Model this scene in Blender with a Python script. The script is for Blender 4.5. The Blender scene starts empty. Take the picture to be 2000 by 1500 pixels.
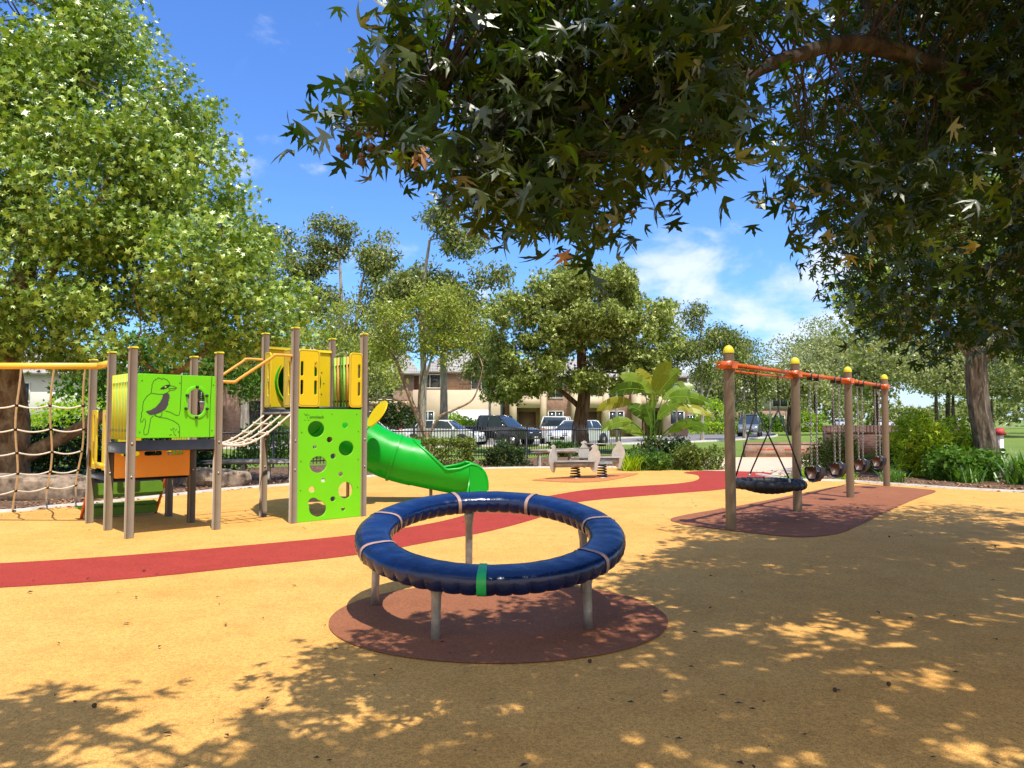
import bpy, math, random
import numpy as np
from mathutils import Vector, Matrix, geometry
from mathutils import noise as mnoise
R = math.radians
scene = bpy.context.scene
col = scene.collection

# ---------------------------------------------------------------- camera
CAM_H, FPX, CX, CY, HOR = 1.5, 1450.0, 1000.0, 750.0, 820.0
PITCH = math.atan((HOR - CY) / FPX)
cam_d = bpy.data.cameras.new("Camera")
cam = bpy.data.objects.new("Camera", cam_d); col.objects.link(cam)
cam_d.sensor_width = 36.0; cam_d.lens = FPX / 2000.0 * 36.0
cam_d.clip_start = 0.05; cam_d.clip_end = 3000.0
cam.location = (0, 0, CAM_H); cam.rotation_euler = (math.pi / 2 + PITCH, 0, 0)
scene.camera = cam

# ---------------------------------------------------------------- sky, sun, exposure
SUN = Vector((0.165, -0.342, 0.927)).normalized()
w = bpy.data.worlds.new("World"); scene.world = w; w.use_nodes = True
nt = w.node_tree; nt.nodes.clear()
def N(t, kind, **kw):
    n = t.nodes.new(kind)
    for k, v in kw.items(): setattr(n, k, v)
    return n
sky = N(nt, 'ShaderNodeTexSky', sky_type='NISHITA', sun_disc=False)
sky.sun_elevation = math.asin(SUN.z); sky.sun_rotation = math.atan2(SUN.x, SUN.y)
sky.air_density = 1.15; sky.dust_density = 0.25; sky.ozone_density = 2.0
tc = N(nt, 'ShaderNodeTexCoord'); sep = N(nt, 'ShaderNodeSeparateXYZ')
nt.links.new(tc.outputs['Generated'], sep.inputs[0])
def wm(op, a, b=None, clamp=False):
    n = N(nt, 'ShaderNodeMath', operation=op); n.use_clamp = clamp
    for i, v in enumerate((a, b)):
        if v is None: continue
        if isinstance(v, (int, float)): n.inputs[i].default_value = v
        else: nt.links.new(v, n.inputs[i])
    return n.outputs[0]
def ramp01(v, lo, hi):
    n = N(nt, 'ShaderNodeMapRange', interpolation_type='SMOOTHSTEP')
    nt.links.new(v, n.inputs[0]); n.inputs[1].default_value = lo; n.inputs[2].default_value = hi
    return n.outputs[0]
# clouds live on a layer high above the place: project the direction on it
zz = wm('MAXIMUM', wm('ADD', sep.outputs[2], 0.04), 0.02)
comb = N(nt, 'ShaderNodeCombineXYZ')
nt.links.new(wm('DIVIDE', sep.outputs[0], zz), comb.inputs[0]); nt.links.new(wm('DIVIDE', sep.outputs[1], zz), comb.inputs[1])
sc1 = N(nt, 'ShaderNodeVectorMath', operation='MULTIPLY'); nt.links.new(comb.outputs[0], sc1.inputs[0]); sc1.inputs[1].default_value = (1.0, 0.8, 1.0)
n1 = N(nt, 'ShaderNodeTexNoise'); n1.inputs['Scale'].default_value = 1.7; n1.inputs['Detail'].default_value = 9; n1.inputs['Roughness'].default_value = 0.56; n1.inputs['Distortion'].default_value = 0.35
nt.links.new(sc1.outputs[0], n1.inputs['Vector'])
sc2 = N(nt, 'ShaderNodeVectorMath', operation='MULTIPLY'); nt.links.new(tc.outputs['Generated'], sc2.inputs[0]); sc2.inputs[1].default_value = (1.0, 1.0, 1.9)
n2 = N(nt, 'ShaderNodeTexNoise'); n2.inputs['Scale'].default_value = 7.5; n2.inputs['Detail'].default_value = 8; n2.inputs['Roughness'].default_value = 0.55; n2.inputs['Distortion'].default_value = 0.2
nt.links.new(sc2.outputs[0], n2.inputs['Vector'])
# wide bank of cloud, low in the sky, to the right
az = wm('DIVIDE', sep.outputs[0], wm('MAXIMUM', sep.outputs[1], 0.05))
elv = sep.outputs[2]
band = wm('MULTIPLY', ramp01(az, 0.08, 0.24), wm('SUBTRACT', 1.0, ramp01(elv, 0.17, 0.27)))
low = wm('MULTIPLY', 0.35, wm('SUBTRACT', 1.0, ramp01(elv, 0.02, 0.10)))
thin = ramp01(wm('ADD', n1.outputs[0], low), 0.62, 0.85)
puff = ramp01(wm('ADD', n2.outputs[0], wm('MULTIPLY', band, 0.20)), 0.58, 0.80)
cm = wm('MAXIMUM', wm('MULTIPLY', thin, 0.5), puff)
front = ramp01(sep.outputs[1], 0.0, 0.1)
cm = wm('MULTIPLY', cm, 0.84)
# bright cloud added to the unseen sky behind the viewer, as fill light
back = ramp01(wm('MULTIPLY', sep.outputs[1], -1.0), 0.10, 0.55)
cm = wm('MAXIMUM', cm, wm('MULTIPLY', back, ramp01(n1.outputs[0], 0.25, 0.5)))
tint = N(nt, 'ShaderNodeMix', data_type='RGBA', blend_type='MULTIPLY'); tint.inputs[0].default_value = 1.0
nt.links.new(sky.outputs[0], tint.inputs[6]); tint.inputs[7].default_value = (0.60, 0.93, 1.50, 1)
mixc = N(nt, 'ShaderNodeMix', data_type='RGBA'); nt.links.new(cm, mixc.inputs[0]); nt.links.new(tint.outputs[2], mixc.inputs[6])
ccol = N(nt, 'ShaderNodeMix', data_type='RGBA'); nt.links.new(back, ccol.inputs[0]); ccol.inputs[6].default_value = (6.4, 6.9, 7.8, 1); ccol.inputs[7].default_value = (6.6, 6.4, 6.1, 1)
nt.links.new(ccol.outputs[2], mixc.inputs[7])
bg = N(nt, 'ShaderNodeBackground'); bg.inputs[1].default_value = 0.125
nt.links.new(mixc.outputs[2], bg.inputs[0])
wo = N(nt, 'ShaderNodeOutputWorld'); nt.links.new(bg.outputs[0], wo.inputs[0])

sun_d = bpy.data.lights.new("Sun", 'SUN'); sun_d.energy = 4.3; sun_d.angle = R(0.53); sun_d.color = (1.0, 0.955, 0.88)
sun = bpy.data.objects.new("Sun", sun_d); col.objects.link(sun)
sun.rotation_euler = (-SUN).to_track_quat('-Z', 'Y').to_euler(); sun.location = (0, 0, 30)
scene.view_settings.view_transform = 'Standard'; scene.view_settings.look = 'None'
scene.view_settings.exposure = 0.35; scene.view_settings.gamma = 1.0
scene.cycles.max_bounces = 8; scene.cycles.diffuse_bounces = 3; scene.cycles.transparent_max_bounces = 8
scene.cycles.transmission_bounces = 4

# ---------------------------------------------------------------- helpers
def G(px, py, z=0.0):
    """world point at height z seen at photo pixel (px,py) of the 2000x1500 frame"""
    dx, dy = (px - CX) / FPX, (CY - py) / FPX
    c, s = math.cos(PITCH), math.sin(PITCH)
    d = Vector((dx, c - dy * s, s + dy * c))
    t = (z - CAM_H) / d.z
    return Vector((d.x * t, d.y * t, z))
def D(px, py, Y):
    dx, dy = (px - CX) / FPX, (CY - py) / FPX
    c, s = math.cos(PITCH), math.sin(PITCH)
    d = Vector((dx, c - dy * s, s + dy * c)); t = Y / d.y
    return Vector((d.x * t, Y, CAM_H + d.z * t))

def tag(o, label=None, cat=None, group=None, kind=None):
    if label: o['label'] = label
    if cat: o['category'] = cat
    if group: o['group'] = group
    if kind: o['kind'] = kind
    return o
def thing(name, label, cat, loc=(0, 0, 0), rz=0.0, group=None):
    o = bpy.data.objects.new(name, None); col.objects.link(o)
    o.location = loc; o.rotation_euler = (0, 0, rz); o.empty_display_size = 0.2
    return tag(o, label, cat, group)
def dup(root, loc, rz, label):
    r = root.copy(); col.objects.link(r); r.location = loc; r.rotation_euler = (0, 0, rz)
    if label: r['label'] = label
    for ch in list(root.children):
        c = ch.copy(); col.objects.link(c); c.parent = r
        for g in list(ch.children):
            d = g.copy(); col.objects.link(d); d.parent = c
    return r
def link_np(name, verts, loop_idx, sizes, mat, parent=None, smooth=False):
    me = bpy.data.meshes.new(name)
    nv = len(verts); me.vertices.add(nv); me.vertices.foreach_set('co', np.asarray(verts, np.float32).ravel())
    me.loops.add(len(loop_idx)); me.loops.foreach_set('vertex_index', np.asarray(loop_idx, np.int32))
    sizes = np.asarray(sizes, np.int32); me.polygons.add(len(sizes))
    st = np.zeros(len(sizes), np.int32); st[1:] = np.cumsum(sizes)[:-1]
    me.polygons.foreach_set('loop_start', st); me.polygons.foreach_set('loop_total', sizes)
    if smooth: me.polygons.foreach_set('use_smooth', np.ones(len(sizes), bool))
    me.materials.append(mat); me.update(calc_edges=True)
    o = bpy.data.objects.new(name, me); col.objects.link(o)
    if parent: o.parent = parent
    return o

class MB:
    def __init__(s): s.v = []; s.f = []
    def add(s, v, f):
        b = len(s.v); s.v += [tuple(p) for p in v]; s.f += [tuple(i + b for i in q) for q in f]; return s
    def box(s, a, b, M=None, bev=0.0):
        x0, y0, z0 = a; x1, y1, z1 = b
        if bev > 0:
            e = bev
            v = []
            for (x, sx) in ((x0, 1), (x1, -1)):
                for (y, sy) in ((y0, 1), (y1, -1)):
                    for (z, sz) in ((z0, 1), (z1, -1)):
                        v += [(x + sx * e, y + sy * e, z), (x + sx * e, y, z + sz * e), (x, y + sy * e, z + sz * e)]
            def I(i, j, k, t): return ((i * 2 + j) * 2 + k) * 3 + t
            f = []
            for k in (0, 1): f.append([I(0, 0, k, 0), I(1, 0, k, 0), I(1, 1, k, 0), I(0, 1, k, 0)])
            for j in (0, 1): f.append([I(0, j, 0, 1), I(1, j, 0, 1), I(1, j, 1, 1), I(0, j, 1, 1)])
            for i in (0, 1): f.append([I(i, 0, 0, 2), I(i, 1, 0, 2), I(i, 1, 1, 2), I(i, 0, 1, 2)])
            for i in (0, 1):
                for j in (0, 1):
                    f.append([I(i, j, 0, 1), I(i, j, 0, 2), I(i, j, 1, 2), I(i, j, 1, 1)])
                    for k in (0, 1): f.append([I(i, j, k, 0), I(i, j, k, 1), I(i, j, k, 2)])
                for k in (0, 1): f.append([I(i, 0, k, 0), I(i, 0, k, 2), I(i, 1, k, 2), I(i, 1, k, 0)])
            for j in (0, 1):
                for k in (0, 1): f.append([I(0, j, k, 0), I(0, j, k, 1), I(1, j, k, 1), I(1, j, k, 0)])
        else:
            v = [(x, y, z) for x in (x0, x1) for y in (y0, y1) for z in (z0, z1)]
            f = [(0, 1, 3, 2), (4, 6, 7, 5), (0, 4, 5, 1), (2, 3, 7, 6), (0, 2, 6, 4), (1, 5, 7, 3)]
        if M is not None: v = [tuple(M @ Vector(p)) for p in v]
        return s.add(v, f)
    def bar(s, p, q, w, h=None, up=(0, 0, 1)):
        p, q = Vector(p), Vector(q); d = (q - p); L = d.length; d.normalize()
        u = Vector(up); sd = d.cross(u)
        if sd.length < 1e-4: sd = d.cross(Vector((0, 1, 0)))
        sd.normalize(); u = sd.cross(d); h = h or w
        M = Matrix((( d.x, sd.x, u.x, p.x), (d.y, sd.y, u.y, p.y), (d.z, sd.z, u.z, p.z), (0, 0, 0, 1)))
        return s.box((0, -w / 2, -h / 2), (L, w / 2, h / 2), M)
    def tube(s, pts, rad, seg=8, caps=True, closed=False, prof=None):
        P = [Vector(p) for p in pts]; n = len(P)
        rr = [rad] * n if isinstance(rad, (int, float)) else list(rad)
        rings = []; prev = None
        for i in range(n):
            if closed: t = P[(i + 1) % n] - P[i - 1]
            else: t = P[min(i + 1, n - 1)] - P[max(i - 1, 0)]
            if t.length < 1e-9: t = Vector((0, 0, 1))
            t.normalize()
            if prev is None:
                a = Vector((0, 0, 1)) if abs(t.z) < 0.9 else Vector((1, 0, 0))
                nn = (a - t * a.dot(t)).normalized()
            else:
                nn = prev - t * prev.dot(t)
                nn = nn.normalized() if nn.length > 1e-6 else t.orthogonal().normalized()
            prev = nn; bb = t.cross(nn); ring = []
            for k in range(seg):
                an = 2 * math.pi * k / seg
                m = rr[i] * (prof[k] if prof else 1)
                ring.append(P[i] + nn * (math.cos(an) * m) + bb * (math.sin(an) * m))
            rings.append(ring)
        v = [p for r in rings for p in r]; f = []
        m = n if closed else n - 1
        for i in range(m):
            j = (i + 1) % n
            for k in range(seg):
                l = (k + 1) % seg
                f.append((i * seg + k, i * seg + l, j * seg + l, j * seg + k))
        if caps and not closed:
            f.append(tuple(range(seg))[::-1]); f.append(tuple((n - 1) * seg + k for k in range(seg)))
        return s.add(v, f)
    def lathe(s, prof, c=(0, 0, 0), seg=20, M=None):
        v = []; f = []; n = len(prof)
        for (r, z) in prof:
            for k in range(seg):
                a = 2 * math.pi * k / seg
                v.append(Vector((c[0] + r * math.cos(a), c[1] + r * math.sin(a), c[2] + z)))
        for i in range(n - 1):
            for k in range(seg):
                l = (k + 1) % seg; f.append((i * seg + k, i * seg + l, (i + 1) * seg + l, (i + 1) * seg + k))
        f.append(tuple(range(seg))[::-1]); f.append(tuple((n - 1) * seg + k for k in range(seg)))
        if M is not None: v = [M @ p for p in v]
        return s.add(v, f)
    def build(s, name, mat, parent=None, smooth=False, loc=None):
        li = [i for q in s.f for i in q]
        o = link_np(name, s.v if s.v else [(0, 0, 0)], li, [len(q) for q in s.f], mat, parent, smooth)
        if loc is not None: o.location = loc
        return o
def autosmooth(o, ang=35):
    me = o.data
    me.polygons.foreach_set('use_smooth', np.ones(len(me.polygons), bool))
    try: me.set_sharp_from_angle(angle=R(ang))
    except Exception: pass
    return o
def catmull(pts, n=8, closed=False):
    P = [Vector(p) for p in pts]; out = []; m = len(P)
    rng = range(m) if closed else range(m - 1)
    for i in rng:
        if closed: a, b, c, d = P[i - 1], P[i], P[(i + 1) % m], P[(i + 2) % m]
        else: a, b, c, d = P[max(i - 1, 0)], P[i], P[i + 1], P[min(i + 2, m - 1)]
        for k in range(n):
            t = k / n
            out.append(0.5 * ((2 * b) + (c - a) * t + (2 * a - 5 * b + 4 * c - d) * t * t + (3 * b - a - 3 * c + d) * t ** 3))
    if not closed: out.append(P[-1])
    return out
def sheet(name, pts, z, mat, kind='structure', thick=0.0):
    pts = [Vector((p[0], p[1], 0)) for p in pts]
    tris = geometry.tessellate_polygon([pts])
    # consistent upward winding
    v = [(p.x, p.y, z) for p in pts]; f = []
    for t in tris:
        a, b, c = (pts[i] for i in t)
        f.append(tuple(t) if (b - a).cross(c - a).z > 0 else tuple(reversed(t)))
    mb = MB(); mb.add(v, f)
    if thick:
        n = len(v); v2 = [(p.x, p.y, z - thick) for p in pts]; mb.v += v2
        mb.f += [(i, (i + 1) % n, n + (i + 1) % n, n + i) for i in range(n)]
    o = mb.build(name, mat)
    if kind: o['kind'] = kind
    return o
def shape2d(name, outline, holes, thick, mat, M, parent=None, bevel=0.004):
    """a flat board: outline with holes, given thickness, placed by M (x,y in the board, z its normal)"""
    cu = bpy.data.curves.new(name, 'CURVE'); cu.dimensions = '2D'; cu.fill_mode = 'BOTH'
    cu.extrude = max(thick / 2 - bevel, 0.0005); cu.bevel_depth = bevel; cu.bevel_resolution = 1; cu.offset = -bevel
    for loop in [outline] + holes:
        sp = cu.splines.new('POLY'); sp.points.add(len(loop) - 1); sp.use_cyclic_u = True
        for i, p in enumerate(loop): sp.points[i].co = (p[0], p[1], 0, 1)
    return curve_obj(name, cu, mat, M, parent)
def curve_obj(name, cu, mat, M, parent=None):
    t = bpy.data.objects.new(name, cu); col.objects.link(t)
    dg = bpy.context.evaluated_depsgraph_get()
    me = bpy.data.meshes.new_from_object(t.evaluated_get(dg))
    bpy.data.objects.remove(t); bpy.data.curves.remove(cu)
    me.transform(M); me.materials.clear(); me.materials.append(mat); me.name = name
    o = bpy.data.objects.new(name, me); col.objects.link(o)
    if parent: o.parent = parent
    return o
def text_obj(name, s, size, mat, M, parent):
    cu = bpy.data.curves.new(name, 'FONT'); cu.body = s; cu.size = size; cu.extrude = 0.001; cu.resolution_u = 3
    return curve_obj(name, cu, mat, M, parent)
def rrect(x0, y0, x1, y1, r, n=5):
    out = []
    for (cx, cy, a0) in ((x1 - r, y1 - r, 0), (x0 + r, y1 - r, 90), (x0 + r, y0 + r, 180), (x1 - r, y0 + r, 270)):
        for k in range(n + 1):
            a = R(a0 + 90 * k / n); out.append((cx + r * math.cos(a), cy + r * math.sin(a)))
    return out
def circ(cx, cy, r, n=28, ry=None):
    ry = ry or r
    return [(cx + r * math.cos(2 * math.pi * k / n), cy + ry * math.sin(2 * math.pi * k / n)) for k in range(n)]
def frameM(o, x, y):
    x, y = Vector(x).normalized(), Vector(y).normalized(); z = x.cross(y); o = Vector(o)
    return Matrix(((x.x, y.x, z.x, o.x), (x.y, y.y, z.y, o.y), (x.z, y.z, z.z, o.z), (0, 0, 0, 1)))

# ---------------------------------------------------------------- materials
MAT = {}
def mat(name):
    m = bpy.data.materials.new(name); m.use_nodes = True; t = m.node_tree; t.nodes.clear(); MAT[name] = m
    out = N(t, 'ShaderNodeOutputMaterial'); return m, t, out
def noise(t, scale, detail=4, rough=0.55, vec=None, dist=0.0):
    n = N(t, 'ShaderNodeTexNoise'); n.inputs['Scale'].default_value = scale; n.inputs['Detail'].default_value = detail
    n.inputs['Roughness'].default_value = rough; n.inputs['Distortion'].default_value = dist
    if vec is None:
        c = N(t, 'ShaderNodeTexCoord'); vec = c.outputs['Object']
    t.links.new(vec, n.inputs['Vector']); return n.outputs[0]
def cramp(t, fac, stops):
    r = N(t, 'ShaderNodeValToRGB'); e = r.color_ramp.elements
    while len(e) < len(stops): e.new(0.5)
    for i, (p, c) in enumerate(stops): e[i].position = p; e[i].color = (*c, 1)
    t.links.new(fac, r.inputs[0]); return r.outputs[0]
def mixcol(t, fac, a, b, mode='MIX'):
    m = N(t, 'ShaderNodeMix', data_type='RGBA', blend_type=mode)
    for i, v in ((0, fac), (6, a), (7, b)):
        if isinstance(v, (int, float)): m.inputs[i].default_value = v
        elif isinstance(v, tuple): m.inputs[i].default_value = (*v, 1)
        else: t.links.new(v, m.inputs[i])
    return m.outputs[2]
def bump(t, h, strength=0.3, dist=0.01):
    b = N(t, 'ShaderNodeBump'); b.inputs['Strength'].default_value = strength; b.inputs['Distance'].default_value = dist
    t.links.new(h, b.inputs['Height']); return b.outputs[0]
def principled(t, out, colr, rough=0.5, metal=0.0, spec=0.5, nrm=None, coat=0.0):
    p = N(t, 'ShaderNodeBsdfPrincipled')
    if isinstance(colr, tuple): p.inputs['Base Color'].default_value = (*colr, 1)
    else: t.links.new(colr, p.inputs['Base Color'])
    if isinstance(rough, (int, float)): p.inputs['Roughness'].default_value = rough
    else: t.links.new(rough, p.inputs['Roughness'])
    p.inputs['Metallic'].default_value = metal; p.inputs['Specular IOR Level'].default_value = spec
    p.inputs['Coat Weight'].default_value = coat; p.inputs['Coat Roughness'].default_value = 0.08
    if nrm is not None: t.links.new(nrm, p.inputs['Normal'])
    t.links.new(p.outputs[0], out.inputs[0]); return p
def simple(name, c, rough=0.5, metal=0.0, spec=0.5, var=0.12, scale=6.0, bmp=0.0, bscale=60, coat=0.0):
    m, t, out = mat(name)
    n = noise(t, scale, 5, 0.6)
    lo = tuple(x * (1 - var) for x in c); hi = tuple(min(1, x * (1 + var)) for x in c)
    cc = cramp(t, n, [(0.3, lo), (0.7, hi)])
    nr = bump(t, noise(t, bscale, 3), bmp, 0.004) if bmp else None
    r = cramp(t, noise(t, scale * 2.3, 4), [(0.35, (max(rough - 0.08, 0),) * 3), (0.65, (min(1, rough + 0.1),) * 3)])
    principled(t, out, cc, r, metal, spec, nr, coat); return m
def rubber(name, c, c2):
    m, t, out = mat(name)
    v = N(t, 'ShaderNodeTexVoronoi'); v.inputs['Scale'].default_value = 260.0
    cc = N(t, 'ShaderNodeTexCoord'); t.links.new(cc.outputs['Object'], v.inputs['Vector'])
    sepc = N(t, 'ShaderNodeSeparateColor'); t.links.new(v.outputs['Color'], sepc.inputs[0])
    gran = cramp(t, sepc.outputs[0], [(0.0, tuple(x * 0.52 for x in c)), (0.3, tuple(x * 0.9 for x in c)), (0.7, c), (1.0, tuple(min(1, x * 1.12) for x in c))])
    big = cramp(t, noise(t, 0.55, 6, 0.6), [(0.35, (0, 0, 0)), (0.68, (1, 1, 1))])
    c1 = mixcol(t, big, gran, mixcol(t, 1.0, gran, c2, 'MULTIPLY'))
    grime = cramp(t, noise(t, 2.4, 9, 0.72), [(0.30, (0.80, 0.78, 0.74)), (0.55, (1, 1, 1))])
    c1 = mixcol(t, 0.8, c1, grime, 'MULTIPLY')
    sp2 = cramp(t, noise(t, 48.0, 4, 0.95), [(0.38, (0.56, 0.54, 0.52)), (0.5, (1, 1, 1)), (0.62, (1.26, 1.25, 1.2))])
    c1 = mixcol(t, 0.7, c1, sp2, 'MULTIPLY')
    scf = cramp(t, noise(t, 5.5, 7, 0.8, dist=1.2), [(0.62, (1, 1, 1)), (0.74, (0.86, 0.84, 0.82))])
    c1 = mixcol(t, 1.0, c1, scf, 'MULTIPLY')
    nr = bump(t, v.outputs['Distance'], 0.55, 0.003)
    principled(t, out, c1, 0.85, 0, 0.25, nr); return m
rubber('rubber_yellow', (0.82, 0.445, 0.118), (0.94, 0.86, 0.74))
rubber('rubber_red', (0.43, 0.050, 0.032), (0.95, 0.92, 0.9))
rubber('rubber_brown', (0.36, 0.135, 0.062), (0.92, 0.9, 0.9))
rubber('rubber_orange', (0.62, 0.24, 0.08), (0.92, 0.9, 0.9))
simple('paving', (0.62, 0.48, 0.33), 0.85, var=0.10, scale=3.0, bmp=0.3)
simple('concrete', (0.52, 0.48, 0.42), 0.85, var=0.18, scale=5.0, bmp=0.4)
simple('road', (0.20, 0.19, 0.185), 0.9, var=0.15, scale=0.8, bmp=0.3)
m, t, out = mat('mulch')
v = N(t, 'ShaderNodeTexVoronoi'); v.inputs['Scale'].default_value = 22.0; cc = N(t, 'ShaderNodeTexCoord')
mp = N(t, 'ShaderNodeMapping'); mp.inputs['Scale'].default_value = (1, 2.2, 1); t.links.new(cc.outputs['Object'], mp.inputs[0]); t.links.new(mp.outputs[0], v.inputs['Vector'])
sp = N(t, 'ShaderNodeSeparateColor'); t.links.new(v.outputs['Color'], sp.inputs[0])
c = cramp(t, sp.outputs[0], [(0.0, (0.05, 0.028, 0.018)), (0.5, (0.16, 0.085, 0.05)), (0.85, (0.30, 0.18, 0.11)), (1.0, (0.42, 0.32, 0.22))])
principled(t, out, c, 0.95, 0, 0.2, bump(t, v.outputs['Distance'], 1.0, 0.03))
m, t, out = mat('lawn')
a = cramp(t, noise(t, 0.16, 6, 0.65), [(0.3, (0.15, 0.23, 0.035)), (0.55, (0.21, 0.29, 0.055)), (0.75, (0.29, 0.32, 0.09))])
b = cramp(t, noise(t, 9.0, 6, 0.75), [(0.25, (0.6, 0.6, 0.6)), (0.7, (1.15, 1.15, 1.1))])
principled(t, out, mixcol(t, 1.0, a, b, 'MULTIPLY'), 0.9, 0, 0.2, bump(t, noise(t, 30, 5, 0.8), 0.9, 0.05))

simple('post_brown', (0.235, 0.165, 0.098), 0.42, var=0.06)
simple('cap_yellow', (0.78, 0.66, 0.02), 0.4, var=0.04)
simple('panel_lime', (0.16, 0.64, 0.001), 0.38, var=0.03, scale=2)
simple('panel_lime_edge', (0.36, 0.66, 0.06), 0.4, var=0.03)
simple('panel_yellow', (0.76, 0.55, 0.008), 0.36, var=0.03)
simple('panel_orange', (0.88, 0.35, 0.03), 0.4, var=0.04)
simple('pipe_orange', (0.80, 0.40, 0.07), 0.35, var=0.04)
simple('swing_orange', (0.72, 0.13, 0.02), 0.34, var=0.05)
simple('frame_red', (0.70, 0.10, 0.02), 0.36, var=0.04)
simple('beam_yellow', (0.82, 0.50, 0.05), 0.38, var=0.05)
simple('deck_dark', (0.022, 0.022, 0.024), 0.5, var=0.15)
simple('engrave', (0.015, 0.02, 0.015), 0.6)
simple('engrave_grey', (0.055, 0.05, 0.055), 0.6)
simple('slide_green', (0.0, 0.38, 0.015), 0.34, var=0.04, scale=2, spec=0.35)
simple('band_green', (0.02, 0.45, 0.10), 0.3)
simple('board_green', (0.10, 0.22, 0.01), 0.45)
simple('ring_bolt', (0.5, 0.49, 0.46), 0.35, 0.8)
simple('rope_pale', (0.70, 0.62, 0.50), 0.8, var=0.12, scale=14, bmp=0.5, bscale=150)
simple('rope_dark', (0.02, 0.02, 0.022), 0.75, bmp=0.5, bscale=150)
simple('black_rubber', (0.018, 0.018, 0.02), 0.55, bmp=0.3)
simple('chain', (0.42, 0.40, 0.37), 0.35, 0.7)
simple('swing_post', (0.20, 0.142, 0.088), 0.38, var=0.08, scale=3)
simple('seat_grey', (0.42, 0.45, 0.50), 0.5)
simple('seat_brown', (0.09, 0.045, 0.03), 0.5)
simple('galv', (0.33, 0.32, 0.29), 0.45, 0.55, var=0.35, scale=9)
simple('galv_board', (0.50, 0.48, 0.43), 0.5, 0.15, var=0.12, scale=8)
simple('iron_black', (0.015, 0.015, 0.017), 0.5)
simple('sandstone', (0.27, 0.20, 0.14), 0.9, var=0.75, scale=6.0, bmp=0.9, bscale=16)
simple('bench_stone', (0.30, 0.27, 0.235), 0.85, var=0.3, scale=5, bmp=0.5)
simple('car_white', (0.80, 0.80, 0.80), 0.25, var=0.02, coat=0.6)
simple('car_black', (0.02, 0.022, 0.026), 0.2, var=0.05, coat=0.8)
simple('car_grey', (0.16, 0.18, 0.21), 0.25, var=0.05, coat=0.7)
simple('glass_dark', (0.03, 0.045, 0.055), 0.08, spec=0.8)
simple('tyre', (0.02, 0.02, 0.02), 0.85)
simple('rim', (0.55, 0.55, 0.56), 0.3, 0.7)
simple('lamp_red', (0.45, 0.02, 0.02), 0.25)
simple('lamp_clear', (0.75, 0.76, 0.78), 0.15)
simple('render_cream', (0.62, 0.50, 0.34), 0.9, var=0.08, scale=0.8)
simple('render_pale', (0.62, 0.60, 0.55), 0.9, var=0.08, scale=0.8)
simple('white_paint', (0.78, 0.77, 0.74), 0.6, var=0.05)
simple('doorway_shade', (0.02, 0.018, 0.018), 0.8)
simple('garage', (0.20, 0.12, 0.08), 0.7)
simple('red_roof', (0.50, 0.06, 0.045), 0.6)
simple('dry_leaf', (0.42, 0.22, 0.11), 0.7, var=0.3, scale=40)
simple('seed', (0.07, 0.04, 0.022), 0.9, bmp=0.8, bscale=120)
def brick(name, c1, c2, mort, sc=4.4, rough=0.9):
    m, t, out = mat(name); tcn = N(t, 'ShaderNodeTexCoord'); s = N(t, 'ShaderNodeSeparateXYZ'); t.links.new(tcn.outputs['Object'], s.inputs[0])
    ad = N(t, 'ShaderNodeMath', operation='ADD'); t.links.new(s.outputs[0], ad.inputs[0]); t.links.new(s.outputs[1], ad.inputs[1])
    cb = N(t, 'ShaderNodeCombineXYZ'); t.links.new(ad.outputs[0], cb.inputs[0]); t.links.new(s.outputs[2], cb.inputs[1])
    b = N(t, 'ShaderNodeTexBrick'); t.links.new(cb.outputs[0], b.inputs['Vector'])
    b.inputs['Color1'].default_value = (*c1, 1); b.inputs['Color2'].default_value = (*c2, 1); b.inputs['Mortar'].default_value = (*mort, 1)
    b.inputs['Scale'].default_value = sc; b.inputs['Mortar Size'].default_value = 0.018; b.inputs['Brick Width'].default_value = 1.05; b.inputs['Row Height'].default_value = 0.38
    c = mixcol(t, 1.0, b.outputs['Color'], cramp(t, noise(t, 2.2, 6, 0.7), [(0.3, (0.72, 0.70, 0.68)), (0.7, (1.15, 1.12, 1.1))]), 'MULTIPLY')
    iv = N(t, 'ShaderNodeMath', operation='SUBTRACT'); iv.inputs[0].default_value = 1.0; t.links.new(b.outputs['Fac'], iv.inputs[1])
    principled(t, out, c, rough, 0, 0.2, bump(t, iv.outputs[0], 0.6, 0.01))
brick('brick_pink', (0.48, 0.31, 0.24), (0.38, 0.23, 0.17), (0.5, 0.45, 0.4))
brick('brick_brown', (0.40, 0.27, 0.20), (0.31, 0.20, 0.15), (0.42, 0.37, 0.32))
brick('brick_dark', (0.10, 0.055, 0.045), (0.17, 0.09, 0.07), (0.22, 0.20, 0.18))
m, t, out = mat('roof_tile')
tcn = N(t, 'ShaderNodeTexCoord'); wv = N(t, 'ShaderNodeTexWave'); wv.bands_direction = 'Z'; wv.inputs['Scale'].default_value = 1.1; t.links.new(tcn.outputs['Object'], wv.inputs['Vector'])
wv2 = N(t, 'ShaderNodeTexWave'); wv2.bands_direction = 'X'; wv2.inputs['Scale'].default_value = 1.6; t.links.new(tcn.outputs['Object'], wv2.inputs['Vector'])
c = cramp(t, noise(t, 2, 5), [(0.3, (0.36, 0.33, 0.31)), (0.7, (0.48, 0.45, 0.42))])
c = mixcol(t, 0.5, c, cramp(t, wv.outputs['Fac'], [(0.0, (0.45, 0.45, 0.45)), (0.35, (1, 1, 1))]), 'MULTIPLY')
principled(t, out, c, 0.8, 0, 0.3, bump(t, wv2.outputs['Fac'], 0.4, 0.03))
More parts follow.
